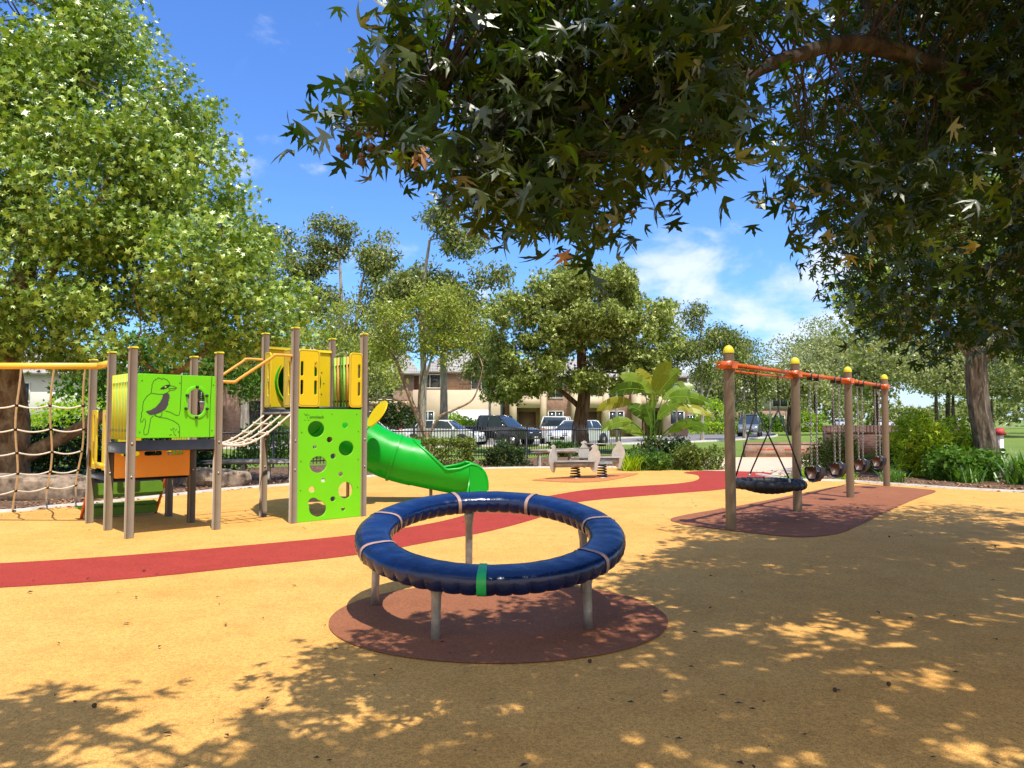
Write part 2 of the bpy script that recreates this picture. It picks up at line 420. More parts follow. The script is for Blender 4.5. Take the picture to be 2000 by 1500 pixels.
def blue_vinyl():
    m, t, out = mat('ring_blue')
    c = cramp(t, noise(t, 4, 5), [(0.3, (0.001, 0.010, 0.048)), (0.7, (0.002, 0.016, 0.085))])
    sc = cramp(t, noise(t, 55, 3, 0.8), [(0.66, (0, 0, 0)), (0.75, (1, 1, 1))])
    c = mixcol(t, mixcol(t, 0.3, (0.0, 0.0, 0.0), sc), c, (0.14, 0.18, 0.26))
    principled(t, out, c, cramp(t, noise(t, 9, 5), [(0.35, (0.16,) * 3), (0.7, (0.34,) * 3)]), 0, 0.6, bump(t, noise(t, 14, 4), 0.25, 0.02))
blue_vinyl()
simple('ring_band', (0.40, 0.25, 0.19), 0.45, var=0.12, scale=10)
def bark(name, c1, c2, c3, sx=9, sz=1.5):
    m, t, out = mat(name); tcn = N(t, 'ShaderNodeTexCoord'); mp = N(t, 'ShaderNodeMapping'); mp.inputs['Scale'].default_value = (1, 1, sz / sx)
    t.links.new(tcn.outputs['Object'], mp.inputs[0]); n = noise(t, sx, 7, 0.65, mp.outputs[0], 0.6)
    c = cramp(t, n, [(0.32, c1), (0.5, c2), (0.68, c3)])
    principled(t, out, c, 0.9, 0, 0.2, bump(t, n, 0.9, 0.05)); return m
bark('bark_plane', (0.10, 0.055, 0.03), (0.27, 0.16, 0.085), (0.42, 0.32, 0.20), 6, 3)
bark('bark_brown', (0.05, 0.026, 0.018), (0.15, 0.08, 0.05), (0.30, 0.19, 0.13), 12, 1.2)
bark('bark_rough', (0.045, 0.034, 0.025), (0.15, 0.12, 0.09), (0.33, 0.28, 0.22), 11, 2.2)
bark('bark_grey', (0.20, 0.165, 0.13), (0.36, 0.31, 0.25), (0.55, 0.49, 0.41), 7, 1.6)
bark('bark_tan', (0.16, 0.09, 0.055), (0.34, 0.22, 0.14), (0.48, 0.36, 0.25), 8, 2)
bark('bark_dark', (0.02, 0.016, 0.012), (0.06, 0.045, 0.035), (0.12, 0.095, 0.075), 9, 2)
def leafmat(name, cols, trans=0.38, gloss=0.10, rough=0.38, tcol=None, perobj=False):
    m, t, out = mat(name); g = N(t, 'ShaderNodeObjectInfo') if perobj else N(t, 'ShaderNodeNewGeometry')
    n = len(cols); c = cramp(t, g.outputs['Random' if perobj else 'Random Per Island'], [(i / (n - 1) if n > 1 else 0, cc) for i, cc in enumerate(cols)])
    d = N(t, 'ShaderNodeBsdfDiffuse'); t.links.new(c, d.inputs[0])
    tr = N(t, 'ShaderNodeBsdfTranslucent')
    t.links.new(mixcol(t, 1.0, c, tcol or (1.25, 1.5, 0.35), 'MULTIPLY'), tr.inputs[0])
    m1 = N(t, 'ShaderNodeMixShader'); m1.inputs[0].default_value = trans; t.links.new(d.outputs[0], m1.inputs[1]); t.links.new(tr.outputs[0], m1.inputs[2])
    gl = N(t, 'ShaderNodeBsdfGlossy'); gl.inputs['Roughness'].default_value = rough; gl.inputs[0].default_value = (1.0, 1.0, 0.9, 1)
    lw = N(t, 'ShaderNodeFresnel'); lw.inputs[0].default_value = 1.42
    mu = N(t, 'ShaderNodeMath', operation='MULTIPLY_ADD'); t.links.new(lw.outputs[0], mu.inputs[0]); mu.inputs[1].default_value = 0.16; mu.inputs[2].default_value = gloss * 0.05
    m2 = N(t, 'ShaderNodeMixShader'); t.links.new(mu.outputs[0], m2.inputs[0]); t.links.new(m1.outputs[0], m2.inputs[1]); t.links.new(gl.outputs[0], m2.inputs[2])
    t.links.new(m2.outputs[0], out.inputs[0]); return m
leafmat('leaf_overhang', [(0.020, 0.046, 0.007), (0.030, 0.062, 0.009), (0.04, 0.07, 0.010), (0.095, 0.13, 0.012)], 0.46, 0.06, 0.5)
leafmat('leaf_plane', [(0.10, 0.18, 0.02), (0.18, 0.29, 0.035), (0.33, 0.43, 0.07), (0.48, 0.57, 0.13)], 0.20)
leafmat('leaf_round', [(0.13, 0.18, 0.03), (0.24, 0.30, 0.055), (0.40, 0.46, 0.10), (0.62, 0.66, 0.26)], 0.17)
leafmat('leaf_euc', [(0.08, 0.12, 0.03), (0.16, 0.21, 0.05), (0.28, 0.31, 0.09), (0.38, 0.36, 0.12)], 0.18)
leafmat('leaf_yellowgreen', [(0.15, 0.20, 0.03), (0.30, 0.36, 0.05), (0.50, 0.53, 0.10)], 0.22)
leafmat('leaf_far', [(0.17, 0.21, 0.06), (0.26, 0.30, 0.09), (0.34, 0.37, 0.13)], 0.28)
leafmat('leaf_silver', [(0.20, 0.23, 0.09), (0.32, 0.34, 0.14), (0.42, 0.42, 0.20)], 0.25)
leafmat('leaf_hedge', [(0.08, 0.12, 0.02), (0.15, 0.20, 0.035), (0.25, 0.29, 0.07)], 0.25)
leafmat('leaf_dark', [(0.025, 0.05, 0.014), (0.045, 0.08, 0.02), (0.07, 0.11, 0.03)], 0.25)
leafmat('leaf_bright', [(0.24, 0.38, 0.02), (0.36, 0.50, 0.03), (0.50, 0.60, 0.05)], 0.40)
leafmat('leaf_mid', [(0.06, 0.14, 0.02), (0.11, 0.23, 0.03), (0.18, 0.31, 0.05)], 0.32)
leafmat('leaf_banana', [(0.07, 0.15, 0.015), (0.15, 0.25, 0.02), (0.22, 0.28, 0.03), (0.34, 0.31, 0.025)], 0.30, 0.2, 0.4, None, True)
leafmat('leaf_autumn', [(0.45, 0.30, 0.06), (0.50, 0.36, 0.10)], 0.45)
# ================================================================ the ground
def P2(l): return [G(*p) for p in l]
o = sheet('lawn', [(-700, -60), (700, -60), (700, 1500), (-700, 1500)], 0.0, MAT['lawn'])
edge_px = [(0, 1002), (100, 993), (190, 985), (350, 968), (450, 957), (570, 948), (720, 932), (870, 922), (960, 916), (1100, 914), (1200, 914), (1310, 919), (1370, 920), (1430, 922), (1490, 930), (1535, 938), (1600, 940), (1650, 941), (1750, 948), (1850, 955), (2000, 963), (2150, 969)]
edge = [Vector((-14, 10.6, 0)), Vector((-11, 11.2, 0))] + P2(edge_px) + [Vector((20, 12.5, 0))]
edge = catmull(edge, 4)
sheet('playground_surface', [(-14, -8), (20, -8)] + [(p.x, p.y) for p in reversed(edge)], 0.008, MAT['rubber_yellow'])
FA, FB = Vector((-19.5, 14.8, 0)), Vector((4.6, 31.7, 0))     # the line of the iron fence
bed = [(p.x, p.y - 0.02) for p in edge if p.x < 4.3] + [(5.0, 22.5), (6.6, 26.8), (5.2, 32.2)] + [(FB.x, FB.y + .3), (FA.x, FA.y + .3), (-19.5, 10.6)]
sheet('garden_bed', bed, 0.004, MAT['mulch'])
bedr = [(p.x, p.y - 0.02) for p in edge if p.x > 7.3] + [(22, 24), (16, 26.5), (11.3, 26.5), (10.4, 24.5), (9.0, 22.5)]
sheet('garden_bed', bedr, 0.004, MAT['mulch'])
sheet('pavement', P2([(1366, 919), (1372, 896), (1410, 893.5), (1520, 893), (1612, 893), (1606, 903), (1560, 921), (1536, 931), (1500, 927), (1430, 921)]), 0.006, MAT['paving'])
red_top = [(-500, 1112), (-200, 1108), (0, 1102), (250, 1086), (500, 1065), (700, 1045), (850, 1022), (935, 1000), (1000, 985), (1060, 972), (1150, 957), (1250, 950), (1325, 945), (1362, 938), (1362, 929), (1335, 924), (1370, 920.5), (1440, 921), (1492, 923), (1510, 925)]
red_bot = [(1483, 937), (1445, 951), (1400, 958), (1300, 966), (1150, 979), (1100, 991), (1060, 1010), (960, 1038), (850, 1058), (700, 1085), (500, 1107), (250, 1133), (0, 1150), (-200, 1160), (-500, 1168)]
rt, rb = catmull(P2(red_top), 5), catmull(P2(red_bot), 5)
sheet('red_path', rt + rb, 0.012, MAT['rubber_red'])
sheet('brown_pad', [Vector((-0.10 + 1.27 * math.cos(a * math.pi / 36), 5.74 + 1.13 * math.sin(a * math.pi / 36), 0)) for a in range(72)], 0.016, MAT['rubber_brown'])
sheet('brown_pad', catmull(P2([(1310, 1016), (1345, 1006), (1450, 988), (1560, 966), (1640, 951), (1720, 950), (1800, 956), (1828, 961), (1790, 975), (1740, 997), (1690, 1022), (1640, 1043), (1590, 1050), (1540, 1050), (1450, 1041), (1340, 1026)]), 5, True), 0.016, MAT['rubber_brown'])
sheet('orange_pad', catmull(P2([(1040, 938), (1100, 932), (1160, 928), (1230, 925), (1245, 927), (1190, 939), (1130, 943), (1070, 941)]), 5, True), 0.016, MAT['rubber_orange'])
def kerb(pts, name='kerb', wdt=0.11, h=0.05):
    mb = MB(); n = len(pts); L = []; Rr = []
    for i in range(n):
        d = (pts[min(i + 1, n - 1)] - pts[max(i - 1, 0)]).normalized(); s = Vector((-d.y, d.x, 0))
        L.append(pts[i] + s * wdt); Rr.append(pts[i] + s * 0.0)
    v = []
    for a, b in zip(Rr, L): v += [(a.x, a.y, -0.05), (a.x, a.y, h), (b.x, b.y, h), (b.x, b.y, -0.05)]
    f = []
    for i in range(n - 1):
        for k in range(3): f.append((i * 4 + k, i * 4 + k + 1, i * 4 + k + 5, i * 4 + k + 4))
    o = mb.add(v, f).build(name, MAT['concrete']); o['kind'] = 'structure'; return o
kerb([p for p in edge if p.x < 4.6])
kerb([p for p in edge if p.x > 6.6])
road_c = [Vector(p) for p in ((-90, 34, 0), (-40, 40, 0), (-8, 43.5, 0), (8, 51, 0), (19, 66, 0), (25, 84, 0), (36, 118, 0), (66, 158, 0), (120, 176, 0), (200, 180, 0))]
rc = catmull(road_c, 8); L = []; Rr = []
for i in range(len(rc)):
    d = (rc[min(i + 1, len(rc) - 1)] - rc[max(i - 1, 0)]).normalized(); s = Vector((-d.y, d.x, 0)); L.append(rc[i] + s * 5.0); Rr.append(rc[i] - s * 4.0)
sheet('road', L + Rr[::-1], 0.01, MAT['road'])
kerb(Rr, 'road_kerb', 0.16, 0.12); kerb([p + Vector((0, 0, 0)) for p in L], 'road_kerb', 0.16, 0.12)
# bark chips loose on the beds, fallen bits on the play surface
rng = np.random.default_rng(7)
def scatter_bits(name, pts, smin, smax, matl, label, cat, z=0.012, flat=0.3):
    mb = MB()
    for (x, y) in pts:
        s = random.uniform(smin, smax); a = random.uniform(0, 6.28); ca, sa = math.cos(a), math.sin(a); w_ = s * random.uniform(.3, .6); h = s * flat * random.random()
        q = [(-s, 0, 0), (-s * .2, -w_, h), (s, 0, h * .4), (s * .1, w_, h * 1.3)]
        mb.add([(x + px * ca - py * sa, y + px * sa + py * ca, z + pz) for px, py, pz in q], [(0, 1, 2, 3)])
    o = mb.build(name, matl); return tag(o, label, cat, kind='stuff')
random.seed(3)
pts = []
for i in range(2600):
    e = random.choice(edge)
    if -13 < e.x < 4 or e.x > 7.4:
        pts.append((e.x + random.uniform(-.5, .5), e.y + 0.15 + abs(random.gauss(0, 1.6))))
scatter_bits('bark_chips', pts, 0.025, 0.07, MAT['dry_leaf'], 'loose bark chips lying on the garden beds along the play surface', 'bark chips', 0.012, .6)
pts = []
for i in range(420):
    y = random.choice([random.uniform(3, 8), random.uniform(8, 17), random.uniform(10, 16)]); pts.append((random.uniform(-.72 * y, .72 * y), y))
pts = [p for p in pts if p[1] < 14.5 or abs(p[0]) < 4]
for i in range(420):
    e = random.choice([q for q in edge if -12 < q.x < 14]); pts.append((e.x + random.uniform(-.4, .4), e.y - abs(random.gauss(0, .35))))
scatter_bits('leaf_litter', pts, 0.008, 0.026, MAT['seed'], 'small dry leaf scraps and twigs scattered over the play surface', 'leaf litter', 0.02, .5)

# ================================================================ tilted ring spinner
RC = Vector((-0.17, 5.98, 0))
ring = thing('ring_spinner', 'large tilted dark blue padded ring on five metal legs over the brown circle', 'spinner', RC)
tl_r = math.atan2(0.33, 1.85)
def ringpt(a, r=0.92, dz=0.0):
    x, y = r * math.cos(a), r * math.sin(a)
    return Vector((x, y * math.cos(tl_r) - dz * math.sin(tl_r), 0.585 + y * math.sin(tl_r) + dz * math.cos(tl_r) - 0.015 * x))
NS = 360; prof = []
SEG = 22
def ringmesh(NS, hw, hh, scal=True, a0=0, a1=2 * math.pi, closed=True):
    v = []; f = []
    m = NS if closed else NS + 1
    for i in range(m):
        a = a0 + (a1 - a0) * i / NS
        for k in range(SEG):
            t = 2 * math.pi * k / SEG
            cx, cz = math.cos(t), math.sin(t)
            x = math.copysign(abs(cx) ** 0.62, cx) * hw; z = math.copysign(abs(cz) ** 0.70, cz) * hh
            if scal:
                # puckers where the cover is laced under the ring
                wv = abs(math.sin(a * 27)) ** 0.45
                low_ = max(0, min(1, (-cz + 0.12) / 0.7)) * abs(cx) ** 0.5
                x *= 1 - 0.24 * (1 - wv) * low_; z *= 1 + 0.10 * (wv) * max(0, -cz)
                z += 0.0012 * math.sin(a * 31 + 2 * math.sin(a * 7)) * max(0, cz); 
            v.append(ringpt(a, 0.925 + x, z))
    for i in range(NS if closed else NS):
        j = (i + 1) % m
        for k in range(SEG):
            l = (k + 1) % SEG; f.append((i * SEG + k, j * SEG + k, j * SEG + l, i * SEG + l))
    return MB().add(v, f)
o = ringmesh(648, 0.142, 0.080).build('ring_cover', MAT['ring_blue'], ring, True)
for deg in (-151, 163, 112, 68, 15, -37):
    ringmesh(5, 0.147, 0.085, False, R(deg - 1.05), R(deg + 1.05), False).build('strap', MAT['ring_band'], ring, True)
o = ringmesh(5, 0.148, 0.086, False, R(-93.5), R(-90), False).build('strap', MAT['band_green'], ring, True); o['label'] = 'bright green strap at the front of the ring'
for deg in (-112, -40, 32, 104, 176):
    a = R(deg); p = ringpt(a, 0.925, -0.07); r0 = 0.95
    b = Vector((0.935 * math.cos(a), 0.935 * math.sin(a), 0.0)); h = p.z
    MB().tube([b, b + (p - b) * .35, b + (p - b) * .8, b + (p - b) * .9, p], [0.032, 0.032, 0.034, 0.045, 0.045], 16).build('leg', MAT['galv'], ring, True)

# ================================================================ low play tower
ANG = R(43.0)
A0 = Vector((-4.84, 9.457, 0))
low = thing('play_tower', 'low play tower with lime green bird panel and oval window on brown posts', 'play tower', A0, ANG)
def post(parent, u, v, h, w_=0.095, m='post_brown', capm='cap_yellow'):
    o = MB().box((u - w_ / 2, v - w_ / 2, 0), (u + w_ / 2, v + w_ / 2, h), bev=0.012).build('post', MAT[m], parent)
    MB().box((u - w_ / 2 - .006, v - w_ / 2 - .006, h - 0.004), (u + w_ / 2 + .006, v + w_ / 2 + .006, h + 0.028), bev=0.012).build('cap', MAT[capm], o)
    for z in (0.78, 1.2):
        if z < h: MB().lathe([(0.001, 0), (0.014, 0.0), (0.012, 0.008), (0.001, 0.01)], seg=8, M=Matrix.Translation((u, v - w_ / 2, z)) @ Matrix.Rotation(R(90), 4, 'X')).build('bolt', MAT['ring_bolt'], o)
    return o
for (u, v) in ((0, 0), (1.1, 0), (0, .94), (1.1, .94), (0, 1.88), (1.1, 1.88)): 
    post(low, u, v, 2.41 if v < 1.8 else (2.36 if u < .5 else 1.0))
def strip(mb, pts, wd):
    """flat ribbon in the board plane along a polyline of (x,y)"""
    P = [Vector((p[0], p[1], 0)) for p in pts]
    v = []; n = len(P)
    for i in range(n):
        d = P[min(i + 1, n - 1)] - P[max(i - 1, 0)]
        if d.length < 1e-6: d = Vector((1, 0, 0))
        d.normalize(); s = Vector((-d.y, d.x, 0)) * wd / 2
        if i == 0: p = P[i] - d * wd * .3
        elif i == n - 1: p = P[i] + d * wd * .3
        else: p = P[i]
        v += [p + s, p - s]
    mb.add(v, [(2 * i, 2 * i + 1, 2 * i + 3, 2 * i + 2) for i in range(n - 1)])
def fillpoly(mb, pts, z=0.0):
    P = [Vector((p[0], p[1], 0)) for p in pts]
    for t in geometry.tessellate_polygon([P]):
        a, b, c = (P[i] for i in t)
        if (b - a).cross(c - a).z < 0: t = tuple(reversed(t))
        mb.add([(P[i].x, P[i].y, z) for i in t], [(0, 1, 2)])
# bird panel between the two front posts (board plane: x along u, y up, normal towards the viewer)
PW, PH = 1.0, 0.83
def pm(zx, zy): return ((zx - 405) / 1295 * PW, (1270 - zy) / 1005 * PH)
def Mface(u, v, z, ang=0.0, out=-1):
    """board frame standing on (u,v,z) of a tower, x along u turned by ang, normal outward (towards -v for ang 0)"""
    return Matrix.Translation((u, v, z)) @ Matrix.Rotation(ang, 4, 'Z') @ Matrix.Rotation(R(90), 4, 'X')
Mb = Mface(0.05, -0.005, 1.265)
wcx, wcy = pm(1372, 705)
oval = [pm(1372 + 148 * math.copysign(abs(math.cos(a)) ** .8, math.cos(a)), 700 + 215 * math.copysign(abs(math.sin(a)) ** .8, math.sin(a))) for a in [2 * math.pi * k / 40 for k in range(40)]]
bp = shape2d('bird_panel', rrect(0, 0, PW, PH, 0.03), [oval[::-1]], 0.02, MAT['panel_lime'], Mb, low)
bp['label'] = 'lime green panel engraved with a perched bird'
ovo = [((p[0] - wcx) * 1.32 + wcx, (p[1] - wcy) * 1.22 + wcy) for p in oval]
shape2d('window_frame', ovo, [oval[::-1]], 0.016, MAT['panel_lime'], Mb @ Matrix.Translation((0, 0, 0.014)), bp, 0.005)
def studs(M, pts, prof, name, m, parent, seg=8):
    for (x, y, z) in pts:
        mb = MB().lathe(prof, (x, y, z), seg); mb.v = [tuple(M @ Vector(p)) for p in mb.v]; mb.build(name, MAT[m], parent)
studs(Mb, [(*pm(zx, zy), .02) for (zx, zy) in ((1372, 450), (1205, 590), (1540, 590), (1190, 805), (1550, 805), (1368, 945))], [(0.02, 0), (0.018, 0.03), (0.012, 0.038), (0.001, 0.04)], 'knob', 'engrave', bp, 10)
lines = [
 [(625, 565), (632, 530), (628, 505), (640, 480), (636, 440), (652, 410), (660, 375), (682, 368), (690, 345), (715, 345), (735, 322), (770, 335), (800, 350), (812, 322), (845, 345), (880, 350), (890, 370), (908, 385), (920, 420), (935, 445), (980, 448), (1040, 475), (1000, 508), (930, 518), (900, 492), (1035, 478)],
 [(925, 522), (880, 556), (820, 582), (740, 582), (625, 568), (560, 620), (510, 700), (497, 790), (505, 830), (480, 880), (487, 930), (470, 990), (480, 1030), (500, 1015), (530, 958), (550, 1000), (545, 1080), (525, 1150), (530, 1210), (560, 1222), (595, 1190), (610, 1100), (630, 965), (670, 920)],
 [(690, 905), (700, 925), (760, 940), (800, 925), (808, 868)],
 [(860, 845), (940, 865), (1040, 915), (1085, 910), (1100, 850), (1110, 600), (1115, 275)],
 [(700, 915), (760, 945), (880, 960), (1000, 1005), (1080, 1060), (1100, 1120), (1100, 1265)],
 [(1632, 275), (1612, 700), (1610, 1262)],
 [(950, 1135), (975, 1155)], [(1050, 1135), (1030, 1155)], [(1005, 1165), (1005, 1195)], [(935, 1228), (970, 1222)], [(1010, 1210), (1040, 1240)]]
def onboard(mb, M, dz, name, m, parent):
    mb.v = [tuple(M @ Matrix.Translation((0, 0, dz)) @ Vector(p)) for p in mb.v]; return mb.build(name, MAT[m], parent)
for l in lines:
    mb = MB(); strip(mb, [pm(*p) for p in l], 0.0075); onboard(mb, Mb, .0118, 'engraving', 'engrave', bp)
mb = MB(); strip(mb, [pm(*p) for p in circ(997, 1128, 14, 10)] + [pm(1011, 1128)], 0.005); onboard(mb, Mb, .0118, 'engraving', 'engrave', bp)
mb = MB(); fillpoly(mb, [pm(*p) for p in [(768, 490), (800, 468), (850, 435), (900, 425), (925, 430), (925, 455), (880, 485), (820, 505), (780, 505)]], 0.0005)
onboard(mb, Mb, .0118, 'engraving', 'engrave', bp)
mb = MB(); fillpoly(mb, [pm(*p) for p in [(815, 580), (900, 560), (925, 600), (912, 612), (935, 640), (908, 650), (918, 676), (903, 690), (905, 740), (860, 820), (790, 865), (700, 900), (620, 910), (570, 880), (550, 850), (620, 835), (700, 790), (770, 710), (805, 640)]], 0)
mb.v = [tuple(Mb @ Matrix.Translation((0, 0, 0.0125)) @ Vector(p)) for p in mb.v]; mb.build('engraving', MAT['engrave_grey'], bp)
mb = MB(); fillpoly(mb, [pm(*p) for p in circ(853, 462, 15, 12)], 0); mb.v = [tuple(Mb @ Matrix.Translation((0, 0, 0.0135)) @ Vector(p)) for p in mb.v]; mb.build('engraving', MAT['panel_lime_edge'], bp)
studs(Mb, [(*pm(zx, zy), .0105) for (zx, zy) in ((480, 370), (462, 1175), (1088, 390), (1660, 408), (1650, 1160), (1080, 1175))], [(0.009, 0), (0.008, 0.005), (0.001, 0.006)], 'bolt', 'board_green', bp)
# slatted side
def slats(parent, p, q, z0, z1, n, mats, name='slat_panel', rails=None):
    p, q = Vector(p), Vector(q); d = q - p
    for z in rails or (): MB().bar((p.x, p.y, z), (q.x, q.y, z), 0.02, 0.03).build('rail', MAT['deck_dark'], parent)
    for k, mm in enumerate(mats):
        mb = MB()
        for i in range(k, n, len(mats)):
            a = p + d * ((i + 0.24) / n); b = p + d * ((i + 0.76) / n)
            mb.bar((a.x, a.y, (z0 + z1) / 2), (b.x, b.y, (z0 + z1) / 2), 0.022, z1 - z0)
        mb.build(name, MAT[mm], parent)
slats(low, (0, .06), (0, .88), 1.24, 2.1, 12, ['panel_lime_edge', 'panel_yellow'], rails=(1.36, 1.98))
slats(low, (1.1, .98), (1.1, 1.82), 0.8, 1.6, 8, ['panel_lime_edge', 'panel_yellow'])
MB().box((.05, -.03, 1.10), (1.05, .03, 1.235), bev=.005).build('deck_beam', MAT['deck_dark'], low)
MB().box((-.03, .05, 1.06), (.03, .89, 1.2), bev=.005).build('deck_beam', MAT['deck_dark'], low)
MB().box((1.07, .05, 1.06), (1.13, .89, 1.2), bev=.005).build('deck_beam', MAT['deck_dark'], low)
MB().box((.035, .035, 1.16), (1.065, .94, 1.2)).build('deck', MAT['deck_dark'], low)
MB().box((.0, .98, .66), (1.1, 1.88, .74), bev=.004).build('deck', MAT['deck_dark'], low)
# orange infill below the upper deck, on the line of the middle posts
holes = [rrect(.08, .30, .32, .36, .028)[::-1], rrect(.38, .30, .62, .36, .028)[::-1], rrect(.68, .30, .92, .36, .028)[::-1]]
op = shape2d('infill_panel', rrect(0, 0, 1.0, .40, .02), holes, .02, MAT['panel_orange'], Mface(.05, .90, .70), low); op['label'] = 'orange panel below the deck'
# railing of the lower deck facing left
Ml = Mface(0, 1.84, .80, R(-90))
shape2d('railing', rrect(0, 0, .26, .84, .03), [rrect(.09, .07, .17, .77, .03)[::-1]], .02, MAT['panel_yellow'], Ml, low)
shape2d('railing', rrect(.55, 0, .86, .84, .03), [rrect(.66, .07, .76, .77, .03)[::-1]], .02, MAT['panel_yellow'], Ml, low)
MB().box((-.012, 1.2, .82), (.012, 1.6, .9)).build('railing', MAT['panel_yellow'], low)
shape2d('railing', rrect(.30, .0, .62, .55, .04), [rrect(.38, .08, .54, .26, .03)[::-1]], .02, MAT['panel_yellow'], Mface(.05, 1.86, .82), low)
# steps going down behind the lower deck
for s in (0.02, 1.08):
    MB().tube([(s, 1.9, .72), (s, 2.12, .40), (s, 2.42, .02)], .021, 10).build('stringer', MAT['frame_red'], low, True)
MB().tube([(0.02, 2.36, .12), (1.08, 2.36, .12)], .018, 10).build('stringer', MAT['frame_red'], low, True)
for (v0, z0, z1) in ((2.02, .34, .56), (2.30, .04, .24)):
    shape2d('step', rrect(.04, 0, 1.06, z1 - z0, .05), [], .03, MAT['board_green'], Matrix.Translation((0, v0, z0)) @ Matrix.Rotation(R(78), 4, 'X'), low)
MB().box((.05, 2.04, .42), (1.05, 2.24, .45), bev=.008).build('step', MAT['board_green'], low)
MB().box((-.05, 2.30, .17), (1.12, 2.54, .20), bev=.008).build('step', MAT['board_green'], low)

# ================================================================ climbing net
Cw = A0 + Matrix.Rotation(ANG, 3, 'Z') @ Vector((0, .94, 0))
beamL = Vector((-8.6, 10.35, 2.255))
net = thing('climbing_net', 'pale rope climbing net hanging from a long yellow beam', 'climbing net', (-7.2, 10.3, 0))
def rel(o, p): return Vector(p) - Vector(o.location)
pb = [rel(net, beamL), rel(net, (-5.75, 10.3, 2.245)), rel(net, (Cw.x - .1, Cw.y, 2.25)), rel(net, (Cw.x, Cw.y, 2.28))]
MB().bar(pb[0], pb[1], .06, .085).bar(pb[1] - Vector((.01, 0, 0)), pb[3], .05, .08).build('beam', MAT['beam_yellow'], net)
bp0 = rel(net, (-8.6, 10.35, 0)); MB().box((bp0.x - .05, bp0.y - .05, 0), (bp0.x + .05, bp0.y + .05, 2.41), bev=.01).build('post', MAT['post_brown'], net)
tops = [(-380, 717), (-130, 717), (-30, 717), (36, 717), (103, 717), (168, 716)]
T = [Vector((x, 10.3, 2.215)) for x in (-7.8, -7.33, -6.85, -6.37, -5.91)]
B = [G(-130, 1020), G(-45, 1010), G(28, 1000), G(93, 990), G(148, 983)]
B = [Vector((p.x, p.y, 0.0)) for p in B]
rows = [.20, .345, .50, .655, .80]
def rp(i, t):
    p = T[i].lerp(B[i], t); p.z -= 0.10 * math.sin(math.pi * t) * (1 if i < 4 else 1); p.x += (.03 * math.sin(9 * t + i)); return p
rowp = []
for i in range(5):
    pts = [rel(net, rp(i, k / 24)) for k in range(25)]
    o = MB().tube(pts, .014, 8).build('rope', MAT['rope_pale'], net, True)
    b = rel(net, B[i]); MB().lathe([(.05, 0), (.045, .03), (.022, .05), (.022, .10), (.001, .11)], b, 12).build('anchor', MAT['black_rubber'], net)
for j, t in enumerate(rows):
    jt = t
    for i in range(4):
        a, b = rel(net, rp(i, t)), rel(net, rp(i + 1, t)); pts = []
        for k in range(9):
            s = k / 8; p = a.lerp(b, s); p.z -= .045 * math.sin(math.pi * s); pts.append(p)
        MB().tube(pts, .012, 7).build('rope', MAT['rope_pale'], net, True)
    for i in range(5):
        p = rel(net, rp(i, t)); MB().lathe([(.018, -.028), (.026, -.015), (.026, .015), (.018, .028)], p, 8).build('joint', MAT['black_rubber'], net)

# ================================================================ tall play tower
P0 = Vector((-3.17, 10.82, 0)); W1, W2 = 1.16, .99
tall = thing('play_tower', 'tall play tower with lime panel full of round holes and yellow railings', 'play tower', P0, ANG)
for (u, v) in ((0, 0), (W1, 0), (0, W2), (W1, W2)): post(tall, u, v, 2.83, .095)
def hz(zx, zy):
    u = (zx - 140) / 695; return (.01 + u * (W1 - .12), 1.655 * (1 - (zy - 110) / (1285 - 85 * u)))
HW = W1 - .10
def hole(cx, cy, r, ry=None):
    x, y = hz(cx, cy); k = 1.655 / 1240; rr = r * (W1 - .12) / 695
    return [(x + rr * math.cos(a), y + (ry or r) * k * math.sin(a)) for a in [2 * math.pi * i / 28 for i in range(28)]]
hs = [hole(*h)[::-1] for h in [(328, 332, 90), (652, 286, 32), (478, 450, 32), (315, 535, 20), (668, 543, 86), (520, 636, 30), (355, 732, 93), (607, 837, 25), (413, 908, 22), (290, 1012, 33), (665, 1015, 80, 95), (522, 1115, 28), (640, 1225, 22)]]
big = []
for i in range(48):
    a = 2 * math.pi * i / 48; r = 93
    dx, dy = -45, -62; rr_ = 58; b_ = dx * math.cos(a) + dy * math.sin(a); disc = b_ * b_ - (dx * dx + dy * dy - rr_ ** 2)
    if disc > 0: r = max(r, b_ + math.sqrt(disc))
    big.append(hz(355 + r * math.cos(a), 1225 + r * math.sin(a)))
hs.append(big)
Mh = Mface(.05, -.012, .0)
hp = shape2d('hole_panel', rrect(0, .01, HW, 1.66, .015), hs, .022, MAT['panel_lime'], Mh, tall, .004); hp['label'] = 'tall lime green panel cut with round holes'
studs(Mh, [(*hz(zx, zy), .0115) for (zx, zy) in ((172, 370), (168, 698), (168, 1025), (500, 160), (785, 160), (808, 352), (806, 667), (804, 978))], [(.010, 0), (.009, .005), (.001, .006)], 'bolt', 'board_green', hp)
def lg(zx, zy): return hz(zx, zy)
for l in ([(192, 158), (202, 170)], [(240, 180), (255, 172)], [(228, 195), (228, 215)], [(195, 232), (215, 236)], [(236, 226), (252, 242)], [(205, 176), (214, 184)], circ(222, 172, 9, 10) + [(231, 172)]):
    mb = MB(); strip(mb, [lg(*p) for p in l], .006); onboard(mb, Mh, .0122, 'emblem', 'engrave', hp)
x, y = lg(252, 212); text_obj('lettering', 'omnitech', .062, MAT['engrave'], Mh @ Matrix.Translation((x, y, .0135)), hp)
MB().box((.045, .045, 1.60), (W1 - .045, W2 - .045, 1.65)).build('deck', MAT['deck_dark'], tall)
